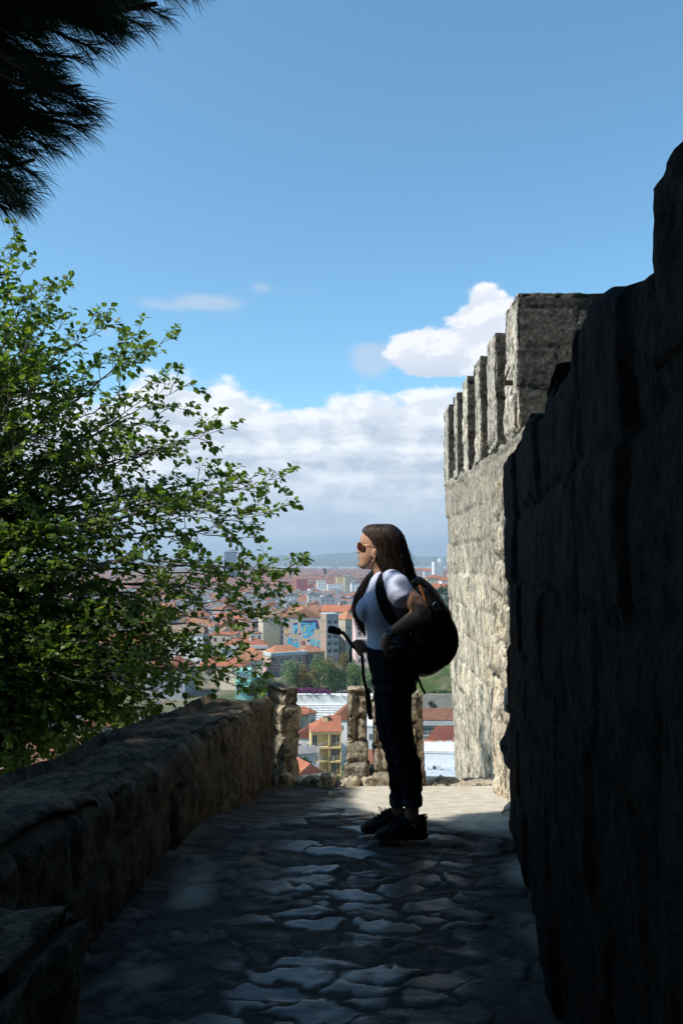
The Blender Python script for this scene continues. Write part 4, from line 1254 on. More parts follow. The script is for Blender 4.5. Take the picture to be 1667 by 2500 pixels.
tr_top = [Vector((-5.6, -.1, 6.0)), Vector((-5.65, .2, 8.0)), Vector((-5.7, .25, 9.4))]
nb_free = None
for i, c_ in enumerate(cand):
    if i == n_free: nb_free = len(nb_)
    b = Vector(c_)
    out_ = (b - Vector((-5.7, .2, 7.0))).normalized()
    d = (out_ * .5 + Vector((rng.gauss(0, .5), rng.gauss(0, .5), rng.uniform(-.1, .7)))).normalized()
    a = b - d * .22
    if i % 16 == 0 and i < n_free:
        t0 = tr_top[i % 3] if c_[2] > 5.5 else Vector((-5.6, -.4, max(-1.5, min(6, c_[2] * .8))))
        mid = (t0 + a) / 2 + Vector((0, 0, .3))
        ln_ = [tuple(t0.lerp(mid, k / 6)) for k in range(7)] + [tuple(mid.lerp(a, k / 6)) for k in range(7)]
        if keeps_light(ln_, True).all(): br.tube([t0, mid, a], [.045, .025, .008], 5)
    tuft(a, b, 64, .17, .0105, rng, .95)
NB = np.array([tuple(v) for v in nb_]); ND = np.array([tuple(v) for v in nd_]); NLn = np.array(nl_); NWd = np.array(nw_)
ND = ND / np.linalg.norm(ND, axis=1)[:, None]
rt = random.Random(6)
for _ in range(150):
    px, py = rt.uniform(60, 660), rt.uniform(640, 1560)
    if py > 620 + .25 * px and (py < 1250 or px > 260 + (py - 1250) * .9):
        q_ = P(px, py, 7.4); TREE_LIT.append((q_.x, q_.y, q_.z, .22))
mid_, end_ = NB + ND * (NLn * .35)[:, None], NB + ND * (NLn * .9)[:, None]
kp = keeps_light(mid_, True) & keeps_light(end_, True)
kp[nb_free:] = keeps_light(mid_[nb_free:], woman=True) & keeps_light(end_[nb_free:], woman=True)
NB, ND, NLn, NWd = NB[kp], ND[kp], NLn[kp], NWd[kp]
br.build('branches', M_pinebark, pine, smooth=True)
me = needles_mesh(NB, ND, NLn, NWd)
link_mesh('crown', me, M_needle, pine)

# -------------------------------------------------- broad-leaved tree behind the parapet
tree = empty('leafy_tree', (-4.6, 7.4, -6.4), label='bright green broad-leaved tree with fine twiggy branches behind the left parapet', cat='tree')
tk = MB()
base = Vector((-4.6, 7.4, -6.4))
tk.tube([base, Vector((-4.5, 7.5, -4)), Vector((-4.3, 7.5, -1.6)), Vector((-4.25, 7.5, -.2)), Vector((-4.4, 7.5, 1.0)), Vector((-4.7, 7.6, 2.0))], [.22, .19, .16, .14, .11, .07], 10)
tk.build('trunk', M_bark, tree, smooth=True)
outline = [(-250, 560), (0, 555), (62, 600), (150, 690), (110, 745), (245, 770), (270, 800), (420, 818), (400, 880), (468, 935), (440, 1000), (530, 1048), (455, 1088), (560, 1150), (640, 1185), (655, 1250),
           (645, 1310), (660, 1400), (690, 1470), (650, 1530), (640, 1600), (640, 1680), (560, 1702), (470, 1690), (370, 1760), (180, 1840), (0, 1930), (-250, 1980)]
def inside(px, py):
    c = False; n = len(outline)
    for i in range(n):
        (x1, y1), (x2, y2) = outline[i], outline[i-1]
        if (y1 > py) != (y2 > py) and px < (x2 - x1) * (py - y1) / (y2 - y1) + x1: c = not c
    return c
rng = random.Random(17)
tips = [(38, 566), (30, 612), (60, 660), (148, 704), (110, 800), (258, 792), (236, 770), (418, 826), (330, 880), (462, 936), (400, 950), (530, 1052), (500, 1060), (420, 1110), (560, 1160), (704, 1168), (690, 1180), (632, 1200),
        (708, 1242), (640, 1262), (655, 1312), (600, 1290), (738, 1396), (725, 1388), (700, 1420), (640, 1440), (722, 1500), (690, 1500), (640, 1520), (610, 1560), (655, 1450), (640, 1640), (600, 1670), (540, 1690), (470, 1690), (380, 1740), (560, 1600), (660, 1660), (620, 1680)]
main_n = len(tips)
tips += [(rng.uniform(-1500, -260), rng.uniform(1150, 1900)) for _ in range(75)]
tips += [(rng.uniform(-120, 420), 0) for _ in range(130)]
tips = [(a, b if b else 1935 - .46 * max(0, a) - rng.uniform(0, 1) ** 1.4 * 300) for a, b in tips]
while len(tips) < main_n + 75 + 130 + 135:
    px, py = rng.uniform(-180, 640), rng.uniform(620, 1850)
    if inside(px, py) and rng.random() < .12 + .88 * max(0, 1 - max(0, px) / 520): tips.append((px, py))
limbs = MB(); twigs = MB()
leaves = []      # base, direction, up
def bez(a, b, c, d, t):
    s = 1 - t
    return a*s*s*s + b*3*s*s*t + c*3*s*t*t + d*t*t*t
def add_leaf(p, d, rng):
    leaves.append((p.copy(), d.copy(), rng.uniform(.038, .074)))
def twig(p, d, ln, rng, depth):
    n = max(3, int(ln / .05)); pts = [p.copy()]; q_ = p.copy(); d = d.normalized()
    for i in range(n):
        d = (d + Vector((rng.gauss(0, .12), rng.gauss(0, .12), rng.gauss(0, .10) + .03))).normalized()
        q_ = q_ + d * (ln / n); pts.append(q_.copy())
    r0 = .0045 if depth == 0 else .0028
    (twigs).tube(pts, [r0 * (1 - .7 * i / n) for i in range(n + 1)], 4, caps=False)
    for i in range(1, n + 1):
        if depth > 0 or i > n * .3:
            for _ in range(3 if i == n else rng.choice((1, 2))):
                if rng.random() < .86:
                    add_leaf(pts[i], (d + Vector((rng.gauss(0, .7), rng.gauss(0, .7), rng.gauss(0, .35)))).normalized(), rng)
        if depth == 0 and i < n and rng.random() < .75:
            twig(pts[i], (d + Vector((rng.gauss(0, .8), rng.gauss(0, .8), rng.gauss(.1, .5)))).normalized(), ln * rng.uniform(.3, .55), rng, 1)
for k, (px, py) in enumerate(tips):
    thin = px > 380 and py > 1420
    if px < -255: Y = rng.uniform(4.2, 7.6)
    elif py < 1600: Y = rng.uniform(6.9, 8.3)
    else: Y = rng.uniform(6.9, 7.7)
    Y_ = rng.uniform(6.9, 8.3) if py < 1600 else rng.uniform(6.9, 7.7)
    if py > 1650 and px > 350: Y = rng.uniform(6.6, 7.3)
    end = P(px, py, Y)
    oy = 1560 - .32 * (1560 - py)
    o = P(-240 + rng.uniform(-60, 30), oy + rng.uniform(-60, 60), 7.5)
    span = end - o
    if py > 1150 and px > 420: end = end - Vector((.09, 0, 0)); span = end - o
    c1 = o + span * .35 + Vector((0, rng.uniform(-.2, .2), (.30 if py < 1650 else .12) * abs(span.x) * .4))
    c2 = o + span * .72 + Vector((0, rng.uniform(-.2, .2), .16 if py < 1500 else .22))
    n = max(8, int(span.length / .14))
    pts = [bez(o, c1, c2, end, i / n) for i in range(n + 1)]
    for i in range(2, n):
        pts[i] += Vector((rng.gauss(0, .018), rng.gauss(0, .02), rng.gauss(0, .022)))
    r0 = .024 if k < main_n else .014
    limbs.tube(pts, [max(.0028, r0 * (1 - i / n) ** .9) for i in range(n + 1)], 5, caps=False)
    lead = k < main_n
    for i in range(2, n + 1):
        t = i / n
        if rng.random() < (.74 if thin else .92 if lead else .8):
            d = (pts[i] - pts[i-1]).normalized()
            v = Vector((rng.gauss(0, 1), rng.gauss(0, 1), rng.gauss(.25, 1))).normalized()
            ln = (.46 - .28 * t) if lead else (.40 - .20 * t)
            twig(pts[i], d + v * .9, ln * rng.uniform(.7, 1.25), rng, 0)
    for _ in range(4):
        add_leaf(end, (pts[-1] - pts[-2]).normalized() + Vector((rng.gauss(0, .6), rng.gauss(0, .6), rng.gauss(0, .5))), rng)
lp = np.array([tuple(l[0]) for l in leaves])
kl = keeps_light(lp) | (rngp.rand(len(lp)) < .10)
limbs.build('limbs', M_twig, tree, smooth=True)
twigs.build('twigs', M_twig, tree, smooth=True)
lv = []; lf = []; lt = []
shape = [(0, 0), (.22, .34), (.55, .40), (.82, .22), (1.0, 0)]
for (p, d, s), ok in zip(leaves, kl):
    if not ok: continue
    d.normalize()
    up = Vector((rng.gauss(0, .55), rng.gauss(0, .55), 1)).normalized()
    side = d.cross(up)
    if side.length < .1: side = d.cross(Vector((1, 0, 0)))
    side.normalize(); up = side.cross(d).normalized()
    d = (d - up * .25).normalized()
    p = p + d * .014
    o = len(lv); fold = rng.uniform(.1, .35); curl = rng.uniform(.05, .3)
    def pt(a, b): return tuple(p + d * (a * s) + side * (b * s) + up * (abs(b) * fold * s - curl * a * a * s))
    lv += [pt(0, 0), pt(.26, .36), pt(.62, .36), pt(1.0, 0), pt(.62, -.36), pt(.26, -.36), pt(.45, 0)]
    lf += [(o, o+6, o+1), (o+1, o+6, o+2), (o+2, o+6, o+3), (o, o+5, o+6), (o+5, o+4, o+6), (o+4, o+3, o+6)]
    lt += [rng.random()] * 7
me = mesh_from(lv, lf)
fattr(me, 'tint', lt)
link_mesh('crown', me, M_leaf, tree)
open('/tmp/dbg.txt','w').write(str(('LEAVES', len(lt) // 7, 'NEEDLES', len(nb_), 'CAND', len(cand))))

# ================================================================== the city across the valley
def tile_mat(name, c1, c2, scale=3.0):
    m, q, out = new_mat(name)
    v = q.pos()
    wv = q.n('ShaderNodeTexWave', {'Vector': v, 'Scale': scale, 'Distortion': 1.5, 'Detail': 2}, bands_direction='X').outputs['Fac']
    oi = q.n('ShaderNodeObjectInfo').outputs['Random']
    c = q.mix(q.sm(q.noise(v, .5, 6, .65), .35, .68), c1, c2)
    c = q.mix(q.m('MULTIPLY', q.sm(q.noise(v, 2.5, 4), .55, .75), .5), c, tuple(x * .45 for x in c1))
    c = q.mix(1.0, c, q.mix(oi, (.78, .80, .84), (1.2, 1.14, 1.1)), 'MULTIPLY')
    finish(q, out, c, .9, .12, wv, .5, .08)
    return m
def wall_mat(name, c1, c2=None):
    m, q, out = new_mat(name)
    v = q.pos(); c2 = c2 or tuple(x * .8 for x in c1)
    oi = q.n('ShaderNodeObjectInfo').outputs['Random']
    c = q.mix(q.sm(q.noise(q.n('ShaderNodeMapping', {0: v, 3: (1, 1, .35)}).outputs[0], .8, 6, .6), .38, .7), c1, c2)
    c = q.mix(1.0, c, q.mix(oi, (.92, .92, .92), (1.06, 1.05, 1.03)), 'MULTIPLY')
    finish(q, out, c, .9, .15)
    return m
T_red = tile_mat('red_roof_tiles', (.38, .145, .085), (.29, .115, .07))
T_orange = tile_mat('orange_roof_tiles', (.42, .20, .11), (.31, .145, .085))
T_brown = tile_mat('brown_roof_tiles', (.24, .115, .07), (.17, .085, .058))
T_grey = tile_mat('grey_roofing', (.24, .235, .23), (.17, .17, .175))
T_old = tile_mat('weathered_roof_tiles', (.33, .235, .15), (.24, .18, .125), 2.0)
T_rust = tile_mat('rusty_sheet_roofing', (.24, .075, .045), (.16, .065, .05), 4)
W_white = wall_mat('white_plaster', (.74, .74, .72)); W_cream = wall_mat('cream_plaster', (.60, .53, .40)); W_yellow = wall_mat('yellow_plaster', (.74, .56, .26), (.68, .51, .24))
W_pink = wall_mat('pink_plaster', (.58, .39, .35)); W_dpink = wall_mat('dusty_pink_plaster', (.40, .215, .19), (.34, .18, .165)); W_grey = wall_mat('grey_plaster', (.34, .345, .36)); W_beige = wall_mat('beige_plaster', (.46, .42, .34))
W_turq = wall_mat('turquoise_plaster', (.30, .60, .54)); W_blue = wall_mat('pale_blue_plaster', (.40, .46, .54)); W_crim = wall_mat('crimson_plaster', (.40, .09, .11)); W_conc = wall_mat('concrete_wall', (.36, .33, .28), (.27, .25, .21))
W_tan = wall_mat('tan_plaster', (.52, .44, .33)); W_lgrey = wall_mat('light_grey_plaster', (.52, .53, .53)); W_brown = wall_mat('brown_plaster', (.36, .27, .21))
WALLS = [W_white, W_white, W_cream, W_lgrey, W_pink, W_tan, W_white, W_blue, W_beige, W_grey]
ROOFS = [T_red, T_orange, T_red, T_old, T_grey, T_brown, T_grey]
M_glass = plain('dark_window_glass', (.035, .04, .047), (.055, .06, .068), 1, .25, .5)
M_frame = plain('white_window_frame', (.62, .61, .58), None, 3, .7)
M_bglass = plain('blue_grey_cladding', (.12, .17, .22), (.09, .13, .17), .4, .4, .4)
M_shutter = plain('grey_shutter', (.30, .30, .30), None, 3, .8)
M_rail = plain('grey_railing', (.22, .23, .24), None, 3, .7)

WM = {}
def window_mesh(w, h, frame=M_frame, pane=M_glass, fr=.10):
    key = (round(w, 2), round(h, 2), frame.name, pane.name)
    if key not in WM:
        mb = MB(); t = .06
        for lo, hi in (((-w/2-fr, -t, -fr), (w/2+fr, 0, 0)), ((-w/2-fr, -t, h), (w/2+fr, 0, h+fr)), ((-w/2-fr, -t, 0), (-w/2, 0, h)), ((w/2, -t, 0), (w/2+fr, 0, h)), ((-.04, -t*.7, 0), (.04, 0, h))):
            mb.box(lo, hi, 0)
        mb.box((-w/2, -.02, 0), (-.04, .01, h), 1); mb.box((.04, -.02, 0), (w/2, .01, h), 1)
        me = mb.mesh(); me.materials.append(frame); me.materials.append(pane)
        WM[key] = me
    return WM[key]
def windows(root, face, dims, us, zs, w=1.1, h=1.6, name='window', **kw):
    """one window part at each place; face F front, L left, R right; dims = (x0, x1, d)"""
    x0, x1, d = dims
    for z in zs:
        for u in us:
            o = bpy.data.objects.new(name, window_mesh(w, h, **kw)); COL.objects.link(o); o.parent = root
            if face == 'F': o.location = (x0 + u * (x1 - x0), -.004, z)
            elif face == 'L': o.location = (x0 - .004, u * d, z); o.rotation_euler.z = -math.pi / 2
            else: o.location = (x1 + .004, u * d, z); o.rotation_euler.z = math.pi / 2
def part(root, name, mb, mats, smooth=False):
    return mb.build(name, mats, root, smooth, world=False)
def roof_mesh(mb, x0, x1, d, h, kind, rh, o=.35, m=0):
    X0, X1, Y0, Y1 = x0 - o, x1 + o, -o, d + o; t = .16
    if kind == 'flat':
        mb.box((x0 - .08, -.08, h + .003), (x1 + .08, d + .08, h + .35), m); return
    if kind == 'mono':
        mb.add([(X0, Y0, h), (X1, Y0, h), (X1, Y1, h + rh), (X0, Y1, h + rh), (X0, Y0, h + t), (X1, Y0, h + t), (X1, Y1, h + rh + t), (X0, Y1, h + rh + t)], [(0,3,2,1),(4,5,6,7),(0,1,5,4),(1,2,6,5),(2,3,7,6),(3,0,4,7)], m); return
    lx, ly = X1 - X0, Y1 - Y0
    if kind == 'gable_x':   # ridge along x
        c = (Y0 + Y1) / 2
        mb.prism([(X0, Y0, h), (X0, Y1, h), (X0, Y1, h + t), (X0, c, h + rh + t), (X0, Y0, h + t)], (lx, 0, 0), m)
    elif kind == 'gable_y':
        c = (X0 + X1) / 2
        mb.prism([(X0, Y0, h), (X1, Y0, h), (X1, Y0, h + t), (c, Y0, h + rh + t), (X0, Y0, h + t)], (0, ly, 0), m)
    else:                   # hip
        k = min(lx, ly) / 2 * .95
        if lx >= ly: r = [(X0 + k, (Y0+Y1)/2, h + rh), (X1 - k, (Y0+Y1)/2, h + rh)]
        else: r = [((X0+X1)/2, Y0 + k, h + rh), ((X0+X1)/2, Y1 - k, h + rh)]
        vs = [(X0, Y0, h), (X1, Y0, h), (X1, Y1, h), (X0, Y1, h), (X0, Y0, h + t), (X1, Y0, h + t), (X1, Y1, h + t), (X0, Y1, h + t)] + r
        top = [(4, 5, 9, 8), (5, 6, 9), (6, 7, 8, 9), (7, 4, 8)] if lx >= ly else [(4, 5, 8), (5, 6, 9, 8), (6, 7, 9), (7, 4, 8, 9)]
        mb.add(vs, [(3, 2, 1, 0), (0, 1, 5, 4), (1, 2, 6, 5), (2, 3, 7, 6), (3, 0, 4, 7)] + top, m)
def bld(name, label, px, ytop, Y, w, d, zb, rot=0, ax=0.0, wall=W_white, roof='hip', roofm=T_red, rh=2.5, cat='house', group=None, o=.35):
    """building whose front corner (share ax along its front) stands under photo pixel px, Y metres away, eaves at ytop"""
    top = P(px, ytop, Y); h = top.z - zb
    root = empty(name, (top.x, Y, zb), R(rot), label, cat, group)
    x0, x1 = -ax * w, (1 - ax) * w
    mb = MB(); mb.box((x0, 0, 0), (x1, d, h)); part(root, 'wall', mb, wall)
    mb = MB(); roof_mesh(mb, x0, x1, d, h, roof, rh, o); part(root, 'roof', mb, roofm)
    return root, (x0, x1, d), h
def box_part(root, name, lo, hi, mat):
    mb = MB(); mb.box(lo, hi); return part(root, name, mb, mat)

m_ = lambda npx, Y: npx / F * Y           # pixels to metres at a distance

# ---- pink corner building
r, dm, h = bld('pink_corner_house', 'dusty pink corner house with white framed windows and a hipped orange roof', 662, 1597, 290, 14.0, 8.5, -50, 32, 0, W_dpink, 'hip', T_orange, 2.6, o=-.5)
windows(r, 'F', dm, [.12, .30, .48, .66, .84], [h - 3.6, h - 8.2], .95, 2.1, fr=.22)
windows(r, 'L', dm, [.25, .68], [h - 3.6, h - 8.2], .95, 2.2, fr=.16)
box_part(r, 'cornice', (-.3, -.3, h - .9), (14.8, 8.8, h + .35), W_lgrey)
mb = MB(); mb.box((-.06, 0, 0), (-.003, 8.5, h - .9)); part(r, 'pale_side_wall', mb, W_pink)
box_part(r, 'string_course', (-.14, -.12, h - 5.0), (14.6, -.003, h - 4.75), W_pink)
box_part(r, 'balcony', (-1.0, .6, h - 4.1), (-.07, 7.6, h - 3.85), W_conc)
mb = MB()
for k in range(9): mb.box((-1.0, .6 + k * .85, h - 3.85), (-.94, .68 + k * .85, h - 3.0))
mb.box((-1.02, .6, h - 3.0), (-.92, 7.6, h - 2.92)); part(r, 'balcony_railing', mb, M_rail)
r, dm, h = bld('pink_terrace_house', 'low brownish pink house with dark balconies joining the pink corner house', 735, 1594, 300, 9.5, 8, -50, 24, 0, W_brown, 'hip', T_orange, 2.4)
windows(r, 'F', dm, [.10, .26, .44], [h - 3.4], .9, 2.6, frame=M_rail)
box_part(r, 'balcony', (.2, -.9, h - 3.8), (5.0, -.003, h - 3.6), M_rail)
mb = MB()
for k in range(11): mb.box((.2 + k * .47, -.9, h - 3.6), (.26 + k * .47, -.84, h - 2.6))
mb.box((.2, -.92, h - 2.6), (5.0, -.82, h - 2.52)); part(r, 'balcony_railing', mb, M_rail)

# ---- apartment house with the mural
r, dm, h = bld('mural_apartment_house', 'tall apartment block with a colourful blue painted mural across its blank end wall', 692.5, 1507, 372, 18.2, 26, -50, 4, 0, wall_mat('pale_peach_plaster', (.62, .50, .44)), 'gable_y', T_orange, 3.6, 'apartment block')
mb = MB(); mb.box((-.08, .003, 0), (-.003, 26, h - .2)); part(r, 'white_side_wall', mb, W_white)
windows(r, 'L', dm, [.45], [h - 6.2, h - 11.0], 1.6, 1.8)
mural = MB()
MC = [(.10, .42, .62), (.035, .045, .14), (.66, .50, .16), (.50, .26, .14), (.70, .64, .60), (.42, .13, .16), (.16, .55, .70)]
def mp(pts, c, lay=0):
    # mural coordinates: 0..1 across, 0..1 down
    q_ = [(18.2 * a, -.012 - .006 * lay, h - 14.9 * b - .5) for a, b in pts]
    mural.prism(q_, (0, .004, 0), c)
def disc(a, b, ra, c, lay=1, n=14, sq=1.0):
    mp([(a + ra * math.cos(t), b + ra * 1.3 * sq * math.sin(t)) for t in [2 * math.pi * k / n for k in range(n)]], c, lay)
mp([(.42, .11), (.80, .08), (.84, .34), (.74, .52), (.66, .56), (.66, .62), (.50, .62), (.46, .34)], 0)
mp([(.43, .07), (.86, .05), (.92, .34), (.84, .36), (.80, .16), (.43, .13)], 1, 1)
disc(.78, .18, .045, 0, 2); mp([(.53, .22), (.56, .24), (.55, .42), (.50, .44)], 2, 1); mp([(.45, .20), (.52, .18), (.53, .21), (.46, .24)], 1, 2); mp([(.58, .20), (.70, .16), (.70, .20), (.60, .24)], 1, 2); disc(.63, .22, .02, 4, 3)
mp([(.50, .50), (.60, .47), (.62, .50), (.52, .53)], 4, 1); mp([(.70, .40), (.76, .32), (.77, .34), (.72, .43)], 1, 1)
for k in range(3): mp([(.02, .22 + k * .11), (.08, .28 + k * .11), (.15, .21 + k * .11), (.15, .28 + k * .11), (.08, .36 + k * .11), (.02, .30 + k * .11)], 3 if k % 2 == 0 else 2, 0)
mp([(.22, .20), (.34, .16), (.37, .28), (.34, .48), (.28, .50), (.26, .34)], 6, 0); mp([(.24, .16), (.34, .13), (.35, .19), (.25, .22)], 1, 1); mp([(.31, .34), (.36, .30), (.31, .50), (.28, .50)], 1, 1)
mp([(.19, .54), (.38, .50), (.38, .55), (.20, .59)], 2, 0); disc(.235, .42, .02, 0); disc(.41, .48, .028, 1)
mp([(.10, .62), (.20, .60), (.38, .76), (.38, .94), (.10, .94)], 0, 0); disc(.26, .69, .06, 4, 1); disc(.225, .67, .025, 1, 2); disc(.31, .67, .025, 1, 2); disc(.26, .72, .02, 1, 3)
mp([(.46, .66), (.62, .63), (.66, .68), (.48, .71)], 2, 0); disc(.51, .78, .07, 5, 1); mp([(.44, .84), (.62, .80), (.62, .94), (.44, .94)], 4, 1); mp([(.56, .69), (.66, .67), (.66, .84), (.58, .86)], 4, 2); mp([(.60, .67), (.67, .66), (.67, .72), (.60, .74)], 1, 3)
mp([(.68, .64), (.78, .63), (.78, .96), (.68, .96)], 0, 0); mp([(.70, .64), (.76, .635), (.76, .78), (.70, .79)], 6, 1); mp([(.71, .84), (.76, .83), (.76, .93), (.71, .94)], 1, 1)
mp([(.80, .72), (.90, .66), (.98, .72), (.98, .97), (.80, .97)], 6, 0); disc(.90, .77, .055, 0, 1); disc(.90, .77, .03, 2, 2); disc(.90, .77, .016, 1, 3); mp([(.81, .90), (.88, .84), (.97, .92), (.97, .97), (.81, .97)], 5, 2); mp([(.84, .97), (.97, .82), (.97, .87), (.88, .97)], 0, 3)
mp([(.78, .36), (.94, .30), (.97, .40), (.90, .46), (.80, .47)], 2, 1); disc(.88, .385, .032, 4, 2); disc(.88, .385, .017, 1, 3); mp([(.90, .44), (.98, .34), (.98, .42), (.93, .50)], 0, 2)
disc(.04, .10, .05, 0, 0, sq=.6)
for (a, b) in ((.16, .15), (.20, .30), (.40, .22), (.41, .40), (.17, .62), (.42, .64), (.90, .16), (.95, .24), (.66, .58), (.92, .56), (.14, .50)): disc(a, b, .010, 1 if b > .3 else 4, 1, 8)
part(r, 'mural', mural, [plain('mural_paint', c_, tuple(x * .93 for x in c_), .5, .85) for c_ in MC])
r, dm, h = bld('grey_apartment_house', 'grey apartment block with white window bands beside the mural', 797, 1500, 366, 5.9, 8, -50, 22, 0, W_grey, 'flat', W_lgrey, 0, 'apartment block')
windows(r, 'F', dm, [.24, .76], [h - 4.3, h - 7.6, h - 10.9, h - 14.2, h - 17.5], 2.0, 1.7)
for k in range(5): box_part(r, 'string_course', (0, -.12, h - 5.0 - 3.3 * k), (5.9, -.003, h - 4.8 - 3.3 * k), W_lgrey)
mb = MB(); mb.box((-.06, .003, 0), (-.003, 7.9, h)); part(r, 'brown_side_wall', mb, W_brown)
windows(r, 'L', (-.07, 5.9, 8), [.25, .7], [h - 4, h - 9], 1.0, 1.5)
r, dm, h = bld('beige_apartment_house', 'plain beige apartment block with tiny windows right of the grey one', 843, 1513, 380, 6.0, 8.5, -50, 30, 0, W_beige, 'hip', T_orange, 3.4, 'apartment block')
windows(r, 'F', dm, [.3, .75], [h - 4.6, h - 8.4, h - 12.6], .9, 1.3); windows(r, 'L', dm, [.3, .7], [h - 5, h - 9.8], .8, 1.2)
r, dm, h = bld('pale_pink_apartment_house', 'pale pink apartment block half hidden behind the woman’s hand', 868, 1514, 335, 7.5, 9, -50, 8, 0, wall_mat('pale_pink_plaster', (.72, .50, .48)), 'flat', W_white, 0, 'apartment block')
windows(r, 'F', dm, [.2, .5, .8], [h - 6.5, h - 10.2, h - 13.9, h - 17.5], 1.0, 1.6); windows(r, 'F', dm, [.35], [h - 3.2], 1.0, 1.6)
box_part(r, 'cornice', (-.2, -.35, h - 8.0), (7.6, -.003, h - 7.7), W_white)
# roofs behind the mural
for (px, yt, Y, w_, d_, rot, rm, lab) in ((735, 1496, 400, 13, 14, 12, T_orange, 'ochre gabled house with an orange roof rising behind the mural block'), (800, 1494, 405, 15, 13, -18, T_red, 'wide house with a long brown-red tiled roof behind the grey block'),
        (838, 1499, 410, 14, 15, 8, T_orange, 'house with a bright orange tiled roof just left of the woman’s hair'), (655, 1506, 420, 9, 10, 20, T_old, 'narrow ochre house with a dark chimney left of the mural block')):
    r, dm, h = bld('gabled_house', lab, px, yt, Y, w_, d_, -48, rot, .3, W_cream, 'gable_x', rm, 3.2)
    windows(r, 'F', dm, [.2, .5, .8], [h - 2.4], 1.0, 1.4)
    box_part(r, 'chimney', (w_ * .25, d_ * .4, h + 1.2), (w_ * .25 + .9, d_ * .4 + .9, h + 4.6), W_cream)

# ---- long balcony block on the left
r, dm, h = bld('long_balcony_block', 'long pale grey block with a red tiled roof and a continuous balcony behind the leaves', 540, 1577, 305, 17.5, 10, -50, 3, 0, wall_mat('grey_green_plaster', (.40, .46, .44)), 'hip', T_red, 2.6, 'apartment block', o=.1)
windows(r, 'F', dm, [.12, .55, .90], [h - 3.3, h - 7.5], .9, 2.0, frame=M_glass); windows(r, 'F', dm, [.05, .48, .66, .72, .78], [h - 2.2], .5, .4, frame=M_glass)
box_part(r, 'fascia', (-.4, -.8, h - 1.0), (17.8, -.003, h + .15), W_lgrey); box_part(r, 'balcony', (-.2, -1.4, h - 5.1), (17.6, -.003, h - 3.9), wall_mat('pale_balcony_front', (.45, .53, .52)))
box_part(r, 'chimney', (10.4, 3, h + .5), (11.2, 3.9, h + 3.6), W_white)
# ---- small red-roofed houses and the turquoise house
for (px, yt, Y, w_, d_, rot, k, rm, wm, lab) in (
        (505, 1628, 262, 11, 9, 8, 'hip', T_red, W_cream, 'cream house with a broad red roof behind the tree’s lower leaves'),
        (548, 1627, 258, 7.5, 8, -12, 'hip', T_red, W_cream, 'little house with a pointed red hipped roof left of the turquoise house'),
        (592, 1614, 282, 9, 8, 12, 'gable_x', T_orange, W_cream, 'cream house with a dormered orange roof below the long balcony block'),
        (612, 1605, 296, 6, 8, 20, 'gable_y', T_red, W_tan, 'narrow tan house squeezed against the pink corner house')):
    r, dm, h = bld('red_roofed_house', lab, px, yt, Y, w_, d_, -50, rot, .2, wm, k, rm, 3.0)
    windows(r, 'F', dm, [.25, .6], [h - 2.2], .9, 1.2)
r, dm, h = bld('turquoise_house', 'small turquoise house with a row of narrow windows under the leaves', 576, 1640, 232, 4.2, 6, -50, 6, 0, W_turq, 'flat', W_turq, 0)
windows(r, 'F', dm, [.14, .36, .58, .80], [h - 2.2], .5, 1.5, fr=.06); windows(r, 'F', dm, [.3, .7], [h - 5.6], .7, 1.8)
box_part(r, 'annex', (4.3, 1.0, 0), (8.4, 5.5, h - 1.8), wall_mat('grey_turquoise_plaster', (.24, .45, .43))); box_part(r, 'awning', (-.2, -1.0, h - 2.75), (4.4, -.003, h - 2.6), W_turq)
box_part(r, 'terrace', (-.2, -2.5, h - 4.4), (7.5, -.004, h - 4.0), wall_mat('pale_turquoise', (.45, .68, .63)))

# ---- white terraced wall with bougainvillea
TZ = P(760, 1697, 240).z
tw_root = empty('terraced_white_wall', P(760, 1745, 240), 0, 'white terraced retaining wall stepping down below the row of trees', 'retaining wall')
mb = MB(); xa, xb = P(640, 1700, 240).x, P(1015, 1700, 240).x
n_ = 7; zb_ = TZ - 12
mb.box((xa, 239.2, TZ - 2.6), (xb, 243, TZ))
tw_root_front = mb
for k in range(n_):
    zt_ = TZ - 2.6 - .58 * k
    mb.box((xa, 238.2 - k * .7, zb_), (xb, 238.9 - k * .7 + .6, zt_))
mb.build('stepped_wall', wall_mat('whitewashed_wall', (.78, .78, .76), (.66, .66, .64)), tw_root)
mb = MB()
for k in range(n_): mb.box((xa, 238.13 - k * .7, TZ - 2.6 - .58 * k - .10), (xb, 238.197 - k * .7, TZ - 2.6 - .58 * k + .02))
for k in range(26):
    x_ = xa + 1.9 * k + 1; j = k % n_
    mb.box((x_, 238.12 - j * .7, TZ - 3.2 - .58 * j), (x_ + .12, 238.197 - j * .7, TZ - 2.7 - .58 * j))
mb.build('step_edges', plain('grey_step_edge', (.33, .33, .33), None, 2), tw_root)

